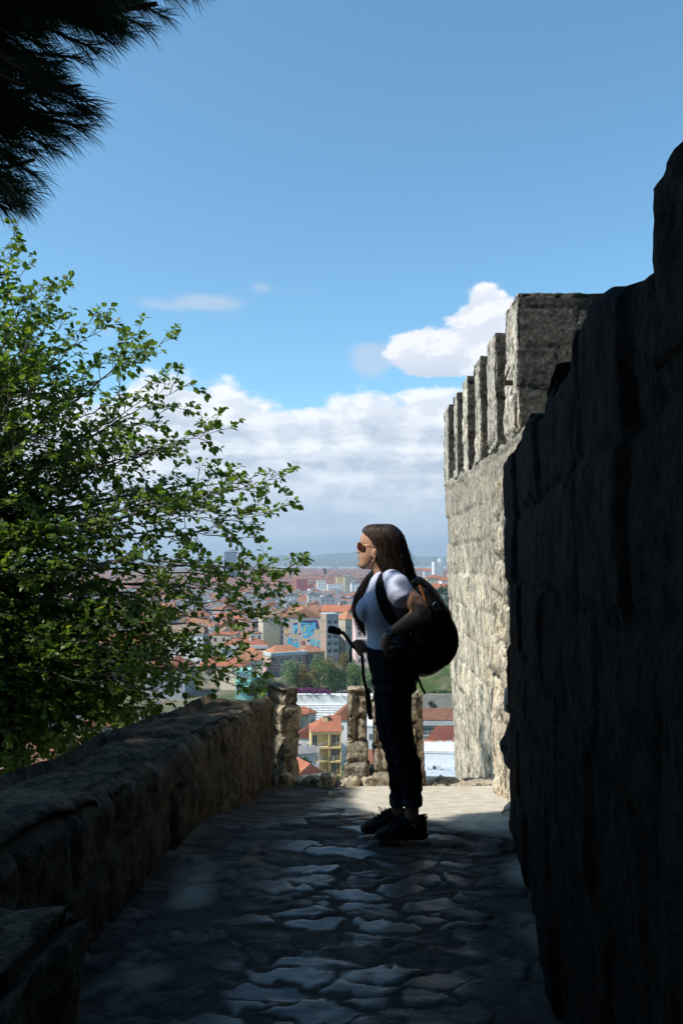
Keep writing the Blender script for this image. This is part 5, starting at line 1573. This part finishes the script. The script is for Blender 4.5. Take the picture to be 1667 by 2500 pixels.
def leaf_cloud(mb, c, rad, n, size, rng, lump=.35, m=0, flat_bottom=False):
    """many small leaf clumps through a lumpy volume"""
    lumps = [(Vector((rng.gauss(0, .55), rng.gauss(0, .55), rng.gauss(0, .5))), rng.uniform(.35, .65)) for _ in range(9)] + [(Vector((0, 0, 0)), .7)]
    for _ in range(n):
        o_, r_ = rng.choice(lumps)
        d = Vector((rng.gauss(0, 1), rng.gauss(0, 1), rng.gauss(0, 1))).normalized() * r_ * rng.random() ** .4
        p = o_ * .75 + d
        if p.length > 1.25: p = p.normalized() * rng.uniform(.8, 1.2)
        if flat_bottom and p.z < -.6: p.z = -.6 + rng.uniform(0, .2)
        p = Vector((c[0] + p.x * rad[0], c[1] + p.y * rad[1], c[2] + p.z * rad[2]))
        a = Vector((rng.gauss(0, 1), rng.gauss(0, 1), rng.gauss(0, 1))).normalized(); b = a.cross(Vector((rng.gauss(0, 1), rng.gauss(0, 1), rng.gauss(0, 1)))).normalized()
        s = size * rng.uniform(.6, 1.3)
        mb.add([p + a * s, p + b * s * .7, p - a * s, p - b * s * .7], [(0, 1, 2, 3)], m)
def foliage_mat(name, c1, c2, c3, sc=.9):
    m, q, out = new_mat(name)
    v = q.pos()
    c = q.mix(q.sm(q.noise(v, sc, 5, .7), .35, .65), c1, c2); c = q.mix(q.sm(q.noise(v, sc * 1.7, 3), .60, .72), c, c3)
    b = q.n('ShaderNodeBsdfPrincipled', {'Base Color': c, 'Roughness': .7, 'Specular IOR Level': .2}); t = q.n('ShaderNodeBsdfTranslucent', {'Color': c})
    q.t.links.new(q.n('ShaderNodeMixShader', {0: .25, 1: b.outputs[0], 2: t.outputs[0]}).outputs[0], out.inputs[0])
    return m
F_green = foliage_mat('green_foliage', (.08, .14, .04), (.15, .21, .06), (.20, .23, .08)); F_dark = foliage_mat('dark_green_foliage', (.025, .06, .02), (.05, .10, .03), (.075, .13, .04))
F_autumn = foliage_mat('turning_foliage', (.13, .15, .05), (.27, .155, .05), (.33, .17, .05)); F_pale = foliage_mat('pale_green_foliage', (.11, .19, .075), (.20, .27, .12), (.26, .30, .15))
F_purple = foliage_mat('bougainvillea_bloom', (.14, .03, .11), (.26, .05, .19), (.05, .06, .02))
def far_tree(label, px, ytop, ybot, wpx, Y, mat, seed, n=1500, group=None, size=.26, name='tree', cat='tree'):
    rng = random.Random(seed)
    t, b = P(px, ytop - .06 * (ybot - ytop), Y), P(px, ybot, Y); hgt = t.z - b.z; wd = m_(wpx, Y) * 1.28; n = int(n * 1.35)
    root = empty(name, b, 0, label, cat, group)
    mb = MB(); mb.tube([(0, 0, -.4), (.1, 0, hgt * .3), (0, .1, hgt * .7)], [.22, .17, .08], 6); part(root, 'trunk', mb, M_bark)
    mb = MB(); leaf_cloud(mb, (0, 0, hgt * .54), (wd * .5, wd * .5, hgt * .50), n, size, rng); part(root, 'crown', mb, mat)
    return root
far_tree('pale green leafy tree at the left end of the row on the white wall', 709, 1604, 1697, 46, 250, F_pale, 1)
far_tree('tree with reddish brown leaves second in the row on the white wall', 741, 1622, 1697, 40, 252, F_autumn, 2)
far_tree('tall dense green tree in the middle of the row on the white wall', 777, 1600, 1697, 56, 256, F_green, 3, 1900)
far_tree('tree with orange tinted crown behind the middle of the row', 806, 1604, 1694, 44, 262, F_autumn, 4)
far_tree('golden topped tree beside the camera stick’s strap', 842, 1607, 1694, 40, 264, F_autumn, 5)
far_tree('dark green tree low in front of the orange tinted one', 818, 1625, 1697, 40, 250, F_dark, 6)
far_tree('round bright green tree nearest the woman’s jeans', 868, 1612, 1699, 50, 251, F_green, 7, 1800)
far_tree('green tree half hidden behind the woman’s hip', 905, 1614, 1697, 44, 255, F_green, 8, 1200)
far_tree('dark bushy tree below the pink corner house', 655, 1652, 1700, 58, 222, F_dark, 9, 1700)
far_tree('small dark shrub between the turquoise house and the parapet', 622, 1668, 1705, 36, 224, F_dark, 10, 900)
bg_ = empty('bougainvillea', P(750, 1697, 239), 0, 'purple flowering bougainvillea trailing over the white wall’s top', 'shrub')
mb = MB(); rng = random.Random(44)
for (px, py, wpx) in ((732, 1687, 13), (750, 1684, 16), (768, 1689, 12), (786, 1687, 13), (800, 1690, 10)):
    c_ = P(px, py, 239.5) - bg_.location; leaf_cloud(mb, c_, (m_(wpx, 240), .9, 1.0), 420, .16, rng)
part(bg_, 'blossom', mb, F_purple)
mb = MB()
for k in range(26):
    px = rng.uniform(722, 845); c_ = P(px, 1695, 238.9) - bg_.location; e_ = c_ + Vector((rng.uniform(.2, 1.6), -.2, -rng.uniform(.8, 2.2)))
    mb.tube([c_, (c_ + e_) / 2 + Vector((0, -.15, .2)), e_], [.05, .045, .02], 4, caps=False)
part(bg_, 'trailing_stems', mb, F_dark)

# ---- houses just below the castle
r, dm, h = bld('yellow_balcony_house', 'yellow apartment house with stacked balconies, spiral stairs and a red roof', 759, 1788, 180, 6.8, 8, -56, 5, 0, W_yellow, 'hip', T_red, 2.6, 'apartment house', o=.02)
rf_ = [c_ for c_ in r.children if c_.name.startswith('roof')][0].data; rf_.clear_geometry()
rf_.from_pydata([(-.15, -.15, h), (6.95, -.15, h), (6.95, 8.1, h), (-.15, 8.1, h), (-.15, -.15, h + .14), (6.95, -.15, h + .14), (6.95, 8.1, h + .14), (-.15, 8.1, h + .14), (3.7, 4.0, h + 2.9), (6.95, 4.0, h + 2.9)], [],
    [(3, 2, 1, 0), (0, 1, 5, 4), (1, 2, 6, 5), (2, 3, 7, 6), (3, 0, 4, 7), (4, 5, 9, 8), (5, 6, 9), (6, 7, 8, 9), (7, 4, 8)]); rf_.update()
wl = [c_ for c_ in r.children if c_.name.startswith('wall')][0]
me = wl.data; me.clear_geometry(); mb = MB(); mb.box((0, 1.5, 0), (6.8, 8, h)); mb.box((6.55, 0, 0), (6.8, 1.497, h)); mb.box((0, 0, h - .45), (6.547, 1.497, h)); mb.box((0, 0, 0), (.25, 1.497, h - .453)); mb.box((3.9, 0, 0), (4.15, 1.497, h - .453))
me.from_pydata([tuple(v) for v in mb.v], [], mb.f); me.update()
for k in range(4):
    z_ = h - 3.3 - 3.05 * k
    for (a, b) in ((.253, 3.897), (4.153, 6.547)):
        box_part(r, 'balcony', (a, -.25, z_ - .30), (b, 1.497, z_), W_yellow)
        mb = MB(); mb.box((a, -.22, z_ + .85), (b, -.17, z_ + .92))
        for j in range(int((b - a) / .22)): mb.box((a + .1 + j * .22, -.21, z_), (a + .13 + j * .22, -.18, z_ + .85))
        part(r, 'balcony_railing', mb, M_rail)
def wy_(us, zs, w, hh):
    for u in us:
        for z in zs:
            o = bpy.data.objects.new('window', window_mesh(w, hh, fr=.05)); COL.objects.link(o); o.parent = r; o.location = (u, 1.496, z)
wy_([.95, 5.2], [h - 3.2 - 3.05 * k for k in range(4)], .9, 2.2); wy_([6.1], [h - 2.4 - 3.05 * k for k in range(4)], .5, 1.1)
mb = MB(); mb.box((2.7, 2.4, h + .8), (3.9, 3.5, h + 3.1)); cm = part(r, 'chimney', mb, W_yellow); box_part(cm, 'cap', (2.55, 2.25, h + 3.1), (4.05, 3.65, h + 3.25), W_white)
mb = MB(); cx_, cy_ = 1.75, -1.0
mb.tube([(cx_, cy_, 0), (cx_, cy_, h - 2.6)], [.09, .09], 8)
for k in range(64):
    z_ = h - 2.9 - k * .19; a = k * .42
    mb.box((0, -.13, 0), (.85, .13, .05), 0, Matrix.Translation((cx_, cy_, z_)) @ Matrix.Rotation(a, 4, 'Z'))
mb.tube([(cx_ + .85 * math.cos(k * .42), cy_ + .85 * math.sin(k * .42), h - 2.0 - k * .19) for k in range(64)], [.035] * 64, 5, caps=False)
part(r, 'spiral_stairs', mb, plain('grey_white_paint', (.55, .56, .56), None, 3))
for (u, z_, c_) in ((5.0, h - 3.3 - 3.05 + .05, (.6, .6, .62)), (3.3, h - 9.4, (.6, .6, .6))):
    mb = MB(); mb.tube([(0, 0, 0), (0, 0, .75)], [.28, .28], 10); mb.tube([(0, 0, .75), (0, 0, .85)], [.20, .1], 8)
    o = mb.build('water_heater', W_white, None, world=False); o.location = r.matrix_world @ Vector((0, 0, 0)); 
    rot_ = Matrix.Rotation(R(5), 3, 'Z'); o.location = r.location + rot_ @ Vector((u, .7, z_))
    tag(o, 'white cylinder on the upper right balcony of the yellow house' if u == 5.0 else 'white cylinder on the lower left balcony of the yellow house', 'tank')
r, dm, h = bld('beige_tower_house', 'narrow beige house with a red hipped roof left of the yellow house', 752, 1743, 205, 2.4, 5.5, -56, 34, 0, W_cream, 'hip', T_red, 1.2, o=.4)
windows(r, 'F', dm, [.5], [h - 3.2], .6, 1.8, fr=.08)
box_part(r, 'rear_wing', (-3.4, .5, 0), (-.003, 5.4, h - .1), W_tan); windows(r, 'F', (-3.4, 0, 5), [.45], [h - 3.4], .5, 1.8, fr=.05)
mb = MB(); roof_mesh(mb, -3.4, -.1, 4.9, h - .1, 'hip', 1.1, .3); part(r, 'wing_roof', mb, T_red)
for (px, yt, Y, w_, d_, rot, k, rm, wm, rh, lab) in (
        (716, 1800, 190, 5.2, 6, -10, 'gable_y', T_rust, W_lgrey, 1.6, 'grey walled house with a dark red roof in the left gap of the ruined wall'),
        (722, 1842, 168, 4.3, 5, 14, 'gable_x', T_grey, W_lgrey, 1.0, 'small grey house with pale gables below the beige tower house'),
        (728, 1893, 150, 4.6, 6, 28, 'gable_y', T_red, W_white, 1.8, 'little house with a red and grey roof lowest in the left gap'),
        (812, 1757, 212, 8.0, 8, -6, 'gable_y', T_red, W_white, 3.6, 'white house with a steep red gable directly behind the yellow house’s roof'),
        (893, 1775, 168, 3.4, 8, 4, 'flat', W_white, W_white, 0, 'slim white house between the two right merlons'),
        (897, 1868, 140, 3.0, 5, 0, 'mono', T_red, W_pink, 1.3, 'pink house with a low red roof between the two right merlons')):
    r, dm, h = bld('small_house', lab, px, yt, Y, w_, d_, -58, rot, 0, wm, k, rm, rh)
    windows(r, 'F', dm, [.3, .7], [h - 2.6], .7, 1.2, fr=.06)
far_tree('dark shrub between the grey house and the yellow house', 738, 1848, 1880, 26, 165, F_dark, 31, 700, size=.16)

# ---- right of the woman: bank, retaining wall, shed, rusty roofs, white roof terrace
ZW = P(1070, 1693, 236).z
xa, xb = P(1003, 1693, 236).x, P(1003, 1693, 236).x + 90
v_ = []; f_ = []; nx2, ny2 = 46, 26
for j in range(ny2 + 1):
    for i in range(nx2 + 1):
        x_ = xa + (xb - xa) * i / nx2; y_ = 235.8 + 62 * j / ny2; t_ = j / ny2
        z_ = ZW - .15 + 9.5 * (t_ ** .8) + noise.fractal((x_ * .12, y_ * .12, 1), 1, 2, 4) * .7 * min(1, j / 3)
        if i == 0 or j == ny2: z_ = -52
        v_.append((x_, y_, z_))
for j in range(ny2):
    for i in range(nx2): f_.append((j*(nx2+1)+i, j*(nx2+1)+i+1, (j+1)*(nx2+1)+i+1, (j+1)*(nx2+1)+i))
m, q, out = new_mat('grass_bank')
p = q.pos()
c = q.mix(q.sm(q.noise(p, .16, 6, .65), .44, .60), (.055, .088, .020), (.16, .135, .08)); c = q.mix(q.sm(q.noise(p, .9, 5, .7), .48, .66), c, (.03, .055, .014))
finish(q, out, c, .95, .1, q.noise(p, 2.5, 4), .6, .3)
tag(link_mesh('grassy_bank', mesh_from(v_, f_), m, smooth=True), kind='structure')
rw = MB(); rw.box((xa, 234.8, -56), (xb, 235.75, ZW))
rw_o = rw.build('concrete_retaining_wall', plain('stained_concrete', (.36, .325, .265), (.27, .25, .205), .6, .9, .1, .3, 3, .05))
tag(rw_o, 'bare stained concrete retaining wall under the green bank', 'retaining wall')
rng = random.Random(91)
mb = MB(); leaf_cloud(mb, P(1054, 1718, 234.4), (1.0, .25, 1.0), 260, .16, rng); leaf_cloud(mb, P(1062, 1727, 234.4), (.7, .25, .6), 120, .14, rng)
tag(mb.build('wall_plant', F_dark), 'small green plant growing out of the concrete retaining wall', 'plant')
mb = MB(); 
for k in range(9): leaf_cloud(mb, P(1042 + k * 9, 1690 - (k % 3) * 2, 236.5), (1.3, .8, .45), 120, .18, rng)
tag(mb.build('scrub', F_green), kind='stuff')
for (px, py, s_) in ((1092, 1662, 1.6), (1050, 1672, 1.1), (1075, 1650, 1.3)):
    mb = MB(); leaf_cloud(mb, P(px, py, 252) , (s_ * 1.2, s_, s_ * .7), 420, .17, rng)
    tag(mb.build('bush', F_pale if s_ > 1.2 else F_dark), {1.6: 'pale dry bush on the green bank next to the castle wall', 1.1: 'small dark bush low on the green bank', 1.3: 'dry bush on the green bank below the backpack'}[s_], 'bush')
r, dm, h = bld('long_shed', 'long low grey building with barred window strips and a brown roof', 1004, 1758, 203, 30, 7, -58, 0, 0, W_conc, 'mono', T_brown, 1.5, 'building', o=.4)
M_barred = plain('barred_dark_window', (.05, .055, .065), None, 3, .4)
windows(r, 'F', dm, [.08, .185, .31, .435], [h - 3.35], 2.6, 1.25, frame=M_rail, pane=M_barred, fr=.08)
box_part(r, 'fascia', (-.2, -.55, h - 1.25), (30.2, -.003, h - .15), W_lgrey); box_part(r, 'sill_band', (0, -.15, h - 4.0), (30, -.003, h - 3.75), W_lgrey)
mb = MB()
for u in (.08, .185, .31, .435):
    for k in range(9): mb.box((30 * u - 1.3 + k * .32, -.09, h - 3.35), (30 * u - 1.26 + k * .32, -.065, h - 2.1))
    mb.box((30 * u - 1.3, -.095, h - 2.78), (30 * u + 1.3, -.062, h - 2.70))
part(r, 'window_bars', mb, W_lgrey)
for (px, yt, Y, w_, d_, rot, k, rm, wm, rh, lab) in (
        (1040, 1813, 172, 4.2, 8, -24, 'mono', T_rust, W_cream, 1.9, 'shed with a rusty red sheet roof in the gap left of the castle wall'),
        (1072, 1822, 168, 4.6, 8, -22, 'mono', T_rust, W_cream, 2.0, 'shed with a patched rusty roof against the castle wall'),
        (1038, 1834, 158, 3.0, 6, -14, 'gable_x', T_orange, W_cream, 1.4, 'low house with an orange roof between the ruined wall and the rusty sheds'),
        (1052, 1848, 142, 5.5, 6, 4, 'mono', T_orange, W_white, 1.3, 'white house with a sloping orange roof above the air conditioner')):
    r, dm, h = bld('small_house', lab, px, yt, Y, w_, d_, -58, rot, 0, wm, k, rm, rh)
    windows(r, 'F', dm, [.5], [h - 1.8], .6, .8, fr=.06)
    if Y == 142:
        for x_ in (1.55, 3.2):
            mb = MB(); mb.box((x_, 1.0, h + .2), (x_ + .75, 2.0, h + 2.1)); cm = part(r, 'chimney', mb, W_lgrey); box_part(cm, 'cap', (x_ - .15, .85, h + 2.1), (x_ + .9, 2.15, h + 2.25), W_blue)
r, dm, h = bld('white_terrace_house', 'bright white house with a roof terrace at the foot of the castle wall', 1036, 1838, 124, 9, 6, -58, -6, 0, wall_mat('bright_white_plaster', (.80, .80, .80), (.76, .76, .77)), 'flat', W_white, 0)
zt_ = P(1070, 1890, 119).z + 58
box_part(r, 'terrace', (-.5, -6, 0), (9.5, -.004, zt_), wall_mat('pale_blue_grey_terrace', (.46, .52, .57))); box_part(r, 'terrace_parapet', (-.6, -6.2, zt_), (9.6, -5.9, zt_ + .12), W_lgrey)
def ac_unit(px, py, Y, w_, h_, lab, fan=True):
    c_ = P(px, py, Y); root = empty('air_conditioner', c_, R(-6), lab, 'air conditioner')
    mb = MB(); mb.box((-w_/2, -.22, .08), (w_/2, .22, h_)); mb.box((-w_/2 + .08, -.15, 0), (-w_/2 + .16, .15, .08)); mb.box((w_/2 - .16, -.15, 0), (w_/2 - .08, .15, .08)); part(root, 'casing', mb, W_lgrey)
    if fan:
        mb = MB()
        for zc in ([h_ * .29, h_ * .73] if h_ > 1 else [h_ * .52]):
            rr = min(w_ * .38, h_ * .2 if h_ > 1 else h_ * .36)
            mb.add([(rr * math.cos(t) - .04, -.226, zc + rr * math.sin(t)) for t in [2 * math.pi * k / 18 for k in range(18)]], [tuple(range(18))])
        part(root, 'fan_grille', mb, M_glass)
ac_unit(1061, 1890, 121.5, .75, 1.35, 'tall grey air conditioner with two fans on the white roof terrace')
ac_unit(1072, 1890, 121.3, .45, 1.3, 'narrow grey ventilation unit right of the tall air conditioner', False)
ac_unit(1089, 1889, 121.4, .72, .78, 'small square unit by itself near the castle wall’s foot', False)
ac_unit(1046, 1890, 121.6, .5, 1.0, 'pale cabinet at the left end of the white roof terrace', False)

# ---- towers in the distance
r, dm, h = bld('white_tower_block', 'tall white tower block with scattered small windows beside the castle wall', 1059, 1372, 1500, 17.5, 14, -46, 12, 0, W_white, 'flat', W_white, 0, 'tower block')
rng = random.Random(8)
wins = [(u, z) for z in range(14) for u in (.2, .83) if rng.random() < .8] + [(u, z) for z in range(14) for u in (.4, .52, .66) if rng.random() < .35]
for (u, z) in wins:
    o = bpy.data.objects.new('window', window_mesh(1.3, 1.5)); COL.objects.link(o); o.parent = r; o.location = (17.5 * u, -.01, h - 4 - z * 3.0)
mb = MB(); mb.box((17.503, 0, 0), (17.9, 14, h)); part(r, 'blue_side_wall', mb, M_bglass)
mb = MB(); mb.box((11, 4, h + .35), (16, 10, h + 6)); mb.box((12, 5, h + 6), (22, 9, h + 7.5)); part(r, 'rooftop_plant', mb, W_white)
r, dm, h = bld('glass_tower_block', 'dark blue glass tower block glimpsed through the leaves on the skyline', 549, 1347, 1700, 26, 20, -46, 15, 0, M_bglass, 'flat', W_grey, 0, 'tower block')
mb = MB()
for k in range(7): mb.box((1.5 + k * 3.8, -.35, 4), (2.6 + k * 3.8, -.004, h - 3))
part(r, 'mullions', mb, W_blue)
for (px, yt, Y, w_, d_, wm, rm, rk, lab, nm) in (
        (724, 1414, 1100, 15, 16, W_crim, T_red, 'flat', 'crimson block standing out of the far rooftops', 'crimson_block'),
        (822, 1410, 1120, 13, 12, W_yellow, T_old, 'flat', 'yellow block among the far red rooftops', 'yellow_block'),
        (842, 1409, 980, 14, 12, W_beige, T_grey, 'flat', 'tall grey-beige apartment block far left of the woman’s hair', 'beige_tower_block'),
        (775, 1417, 1000, 11, 12, W_white, T_grey, 'flat', 'bright white block beside the crimson one', 'white_block'), (800, 1426, 960, 18, 12, W_white, T_grey, 'flat', 'long low white block in the middle distance', 'white_block'),
        (858, 1424, 900, 12, 12, W_white, T_grey, 'gable_y', 'large white gabled building touching the woman’s hair', 'white_gabled_house'),
        (690, 1456, 720, 17, 13, W_white, T_grey, 'gable_y', 'white house with a broad pale gable above the mural block', 'white_gabled_house'), (752, 1452, 690, 8, 12, W_lgrey, T_grey, 'gable_y', 'grey house with a sharp tall gable', 'grey_gabled_house'),
        (782, 1460, 640, 12, 12, W_grey, T_grey, 'flat', 'dark grey glazed block below the sharp grey gable', 'grey_block'), (1042, 1412, 760, 17, 13, W_cream, T_red, 'hip', 'house with a large red hipped roof right above the backpack', 'red_roofed_house'),
        (1078, 1418, 700, 14, 12, W_white, T_red, 'gable_x', 'white house with a red roof at the castle wall’s edge', 'red_roofed_house'), (1060, 1436, 600, 20, 12, W_white, T_red, 'gable_x', 'long white wall with a red roof behind the backpack’s curve', 'red_roofed_house'),
        (1000, 1391, 1700, 42, 16, W_pink, T_red, 'gable_x', 'long pinkish block with a red roof right of the woman’s hair', 'long_block'), (1036, 1394, 1600, 26, 16, W_lgrey, T_red, 'gable_x', 'grey block with a red roof left of the white tower', 'long_block')):
    r, dm, h = bld(nm, lab, px, yt, Y, w_, d_, -46.5, 6, 0, wm, rk, rm, 3.2, 'building')
    k = max(2, int(w_ / 3.4)); windows(r, 'F', dm, [(i + .5) / k for i in range(k)], [h - 2.8, h - 6.0, h - 9.2], 1.2, 1.5, fr=.06)
far_tree('big round green tree at the castle wall’s edge above the backpack', 1094, 1436, 1492, 42, 420, F_dark, 51, 1500, size=.4)
far_tree('dark cypress-like tree rising from the far red roofs', 793, 1386, 1406, 7, 1300, F_dark, 52, 300, size=.6)

# ---- the packed rooftops
rng = random.Random(23)
HM = {}
def house_mesh(kind, w_, d_, h_, rk, rh):
    key = (kind, w_, d_, h_, rk)
    if key not in HM:
        mb = MB(); mb.box((-w_/2, 0, -6), (w_/2, d_, h_))
        for z in np.arange(h_ - 2.4, 1, -3.0):
            n = max(2, int(w_ / 2.6))
            for i in range(n): 
                x_ = -w_/2 + w_ * (i + .5) / n; mb.box((x_ - .5, -.05, z), (x_ + .5, .02, z + 1.45), 1)
            n = max(2, int(d_ / 3))
            for i in range(n):
                y_ = d_ * (i + .5) / n
                mb.box((-w_/2 - .05, y_ - .5, z), (-w_/2 + .02, y_ + .5, z + 1.45), 1); mb.box((w_/2 - .02, y_ - .5, z), (w_/2 + .05, y_ + .5, z + 1.45), 1)
        mr = MB(); roof_mesh(mr, -w_/2, w_/2, d_, h_, rk, rh, .3)
        cx_ = w_ * .22; mr.box((cx_, d_ * .35, h_ + .2), (cx_ + .8, d_ * .35 + .8, h_ + rh + 1.1), 0)
        HM[key] = (mb, mr)
    return HM[key]
spots = []
y_ = 402.0
named = [(P(o_['px'] if 'px' in o_ else 0, 0, 1).x, 0) for o_ in []]
while y_ < 4300:
    step = (13.5 if y_ < 640 else 12) + (y_ - 400) * .004
    x_ = P(-60, 0, y_).x
    while x_ < P(1150, 0, y_).x:
        x2 = x_ + rng.uniform(-2, 2); yj = y_ + rng.uniform(-3, 3)
        px = 833.5 + x2 / yj * F
        ok = True
        if 330 < yj < 425 and 640 < px < 905: ok = False
        if 930 < yj < 1140 and 715 < px < 870: ok = rng.random() < .35
        if 1440 < yj < 1560 and 1050 < px < 1100: ok = False
        if ok and rng.random() < .93: spots.append((yj, x2))
        x_ += rng.uniform(10.5, 14.0) + (y_ - 400) * .0016
    y_ += step
near_rows = []
for y_ in (150, 166, 184, 202, 222, 244, 266):
    x_ = P(-60, 0, y_).x
    while x_ < P(470, 0, y_).x:
        near_rows.append((y_ + rng.uniform(-2, 2), x_)); x_ += rng.uniform(11, 15)
for y_ in (318, 335, 352, 370, 388):
    x_ = P(-40, 0, y_).x
    while x_ < P(625, 0, y_).x:
        near_rows.append((y_ + rng.uniform(-2, 2), x_)); x_ += rng.uniform(11, 15)
spots = sorted(near_rows + spots)
kinds = []
for i in range(14):
    w_ = rng.choice((8.5, 10, 11.5, 13)); d_ = rng.choice((9, 11, 13)); h_ = rng.choice((6.5, 9, 11.5, 14)); rk = rng.choice(('gable_x', 'gable_y', 'hip', 'hip', 'gable_x', 'flat')); kinds.append((w_, d_, h_, rk, rng.uniform(2.2, 3.4)))
ADJ = {T_red.name: 'red tiled', T_orange.name: 'orange tiled', T_grey.name: 'grey', T_brown.name: 'brown tiled', T_old.name: 'weathered ochre'}
WADJ = {W_white.name: 'white', W_cream.name: 'cream', W_lgrey.name: 'light grey', W_pink.name: 'pink', W_tan.name: 'tan', W_blue.name: 'pale blue', W_beige.name: 'beige', W_grey.name: 'grey'}
MESHES = {}
def ground_z(y):
    if y > 500: return PLAIN - .5
    if y < 240: return -52.5 + max(0, (200 - y)) * .05
    return -39.4 - min(1, max(0, (y - 300) / 60)) * 5.6 - .5
n_ind = 0
FARW = MB(); far_mats = [W_white, W_cream, W_pink, W_lgrey, T_red, T_orange, T_brown, T_grey, M_glass]
for (y_, x_) in spots:
    k = rng.choice(kinds); dist = y_
    if dist < 640: wm, rm = rng.choice(WALLS), rng.choice(ROOFS)
    elif dist < 1050: wm, rm = rng.choice([W_white, W_lgrey, W_white, W_grey, W_cream]), rng.choice([T_grey, T_grey, T_red, T_grey, T_old, T_orange])
    else: wm, rm = rng.choice([W_white, W_pink, W_cream, W_lgrey]), rng.choice([T_red, T_red, T_orange, T_brown, T_red, T_grey])
    rot = rng.choice((0, 90)) + rng.gauss(8, 9)
    if n_ind < 285:
        key = (k, wm.name, rm.name)
        if key not in MESHES:
            mb, mr = house_mesh('h', *k)
            a = mb.mesh(); a.materials.append(wm); a.materials.append(M_glass); b = mr.mesh(); b.materials.append(rm); MESHES[key] = (a, b)
        a, b = MESHES[key]
        wa_, ra_ = WADJ[wm.name], ADJ[rm.name]
        root = empty('town_house', (x_, y_, ground_z(y_)), R(rot), '%s town house under a %s roof packed among the rooftops' % (wa_, ra_), 'house', '%s houses with %s roofs in the valley' % (wa_, ra_))
        for nm, me in (('wall', a), ('roof', b)):
            o = bpy.data.objects.new(nm, me); COL.objects.link(o); o.parent = root
        n_ind += 1
    else:
        w_, d_, h_, rk, rh = k
        sc = 1 + (dist - 600) * .00012; h_ *= (.75 if dist > 1800 else .85)
        M4 = Matrix.Translation((x_, y_, ground_z(y_))) @ Matrix.Rotation(R(rot), 4, 'Z')
        t_ = MB(); t_.box((-w_*sc/2, 0, -4), (w_*sc/2, d_*sc, h_), far_mats.index(wm) if wm in far_mats else 0)
        roof_mesh(t_, -w_*sc/2, w_*sc/2, d_*sc, h_, rk, rh, .3, far_mats.index(rm) if rm in far_mats else 7)
        if dist < 1500:
            for z in np.arange(h_ - 2.4, 2, -3.0):
                for i in range(3): t_.box((-w_*sc/2 + w_*sc*(i+.5)/3 - .6, -.06, z), (-w_*sc/2 + w_*sc*(i+.5)/3 + .6, .01, z + 1.4), 8)
        vs = [M4 @ Vector(v) for v in t_.v]; o_ = len(FARW.v); FARW.v += [tuple(v) for v in vs]; FARW.f += [tuple(i + o_ for i in f) for f in t_.f]; FARW.mi += t_.mi
tag(FARW.build('far_rooftops', far_mats), kind='stuff')
# pale blocks at the foot of the hills, and dark bands of far trees
mb = MB()
for _ in range(420):
    y_ = rng.uniform(4300, 6400); x_ = P(rng.uniform(380, 1130), 0, y_).x; w_ = rng.uniform(14, 46); h_ = rng.uniform(7, 20)
    mb.box((x_, y_, PLAIN - 3), (x_ + w_, y_ + 16, PLAIN + h_), rng.choice((0, 0, 1, 2)))
tag(mb.build('far_suburb', [W_white, W_pink, W_lgrey]), kind='stuff')
mb = MB()
for _ in range(150):
    y_ = rng.uniform(900, 5200); px = rng.uniform(380, 1130) if rng.random() < .6 else rng.choice((rng.uniform(640, 720), rng.uniform(780, 870), rng.uniform(1000, 1060)))
    if y_ < 1700 and rng.random() < .6: continue
    leaf_cloud(mb, (P(px, 0, y_).x, y_, PLAIN + 5), (rng.uniform(9, 40) * (y_ / 3500 + .4), 9, rng.uniform(6, 10)), 110, 2.2, rng)
tag(mb.build('far_woods', F_dark), kind='stuff')

# ---- wind turbines on the hills
M_turb = plain('white_turbine_paint', (.80, .80, .80), None, 1, .5)
for i, (px, yb, hpx, ph) in enumerate(((613, 1366, 20, .3), (668, 1362, 24, 1.2), (714, 1358, 20, .7), (724, 1369, 26, 2.0), (750, 1360, 24, .1), (781, 1359, 27, 1.6), (848, 1353, 18, .9))):
    Y = 7900 if yb < 1364 else 7000
    b = P(px, yb, Y); hh = m_(hpx, Y) * .78
    lab = ['leftmost wind turbine on the skyline, beside the leaves', 'second wind turbine from the left on the hills', 'small wind turbine close left of a taller one', 'lower nearer wind turbine in front of the hill', 'wind turbine in the middle of the ridge', 'tallest wind turbine on the ridge, left of the woman’s face', 'faint wind turbine right before the woman’s forehead'][i]
    root = empty('wind_turbine', b, 0, lab, 'wind turbine', 'wind turbines on the far hills')
    mb = MB(); mb.tube([(0, 0, -25), (0, 0, hh)], [3.4, 2.2], 8); mb.box((-2, -4, hh - 1), (2, 5, hh + 3)); part(root, 'tower', mb, M_turb)
    mb = MB()
    for k in range(3):
        a = ph + k * 2.0944; d = Vector((math.sin(a), 0, math.cos(a))); s_ = Vector((math.cos(a), 0, -math.sin(a))); c_ = Vector((0, -5, hh + 1)); ln = hh * .52
        mb.prism([c_ - s_ * 1.6, c_ + s_ * 1.6, c_ + d * ln + s_ * .8, c_ + d * ln - s_ * .4], (0, .8, 0))
    part(root, 'rotor', mb, M_turb)

# ================================================================== the air
hz_ = MB(); hz_.box((-30000, -9300, -70), (30000, 13800, 260))
m, q, out = new_mat('pale_haze')
vol = q.n('ShaderNodeVolumePrincipled', {'Color': (.72, .86, 1.0, 1), 'Density': HAZE, 'Anisotropy': .25})
q.t.links.new(vol.outputs[0], out.inputs['Volume'])
hz_o = hz_.build('haze', m)
tag(hz_o, kind='stuff')
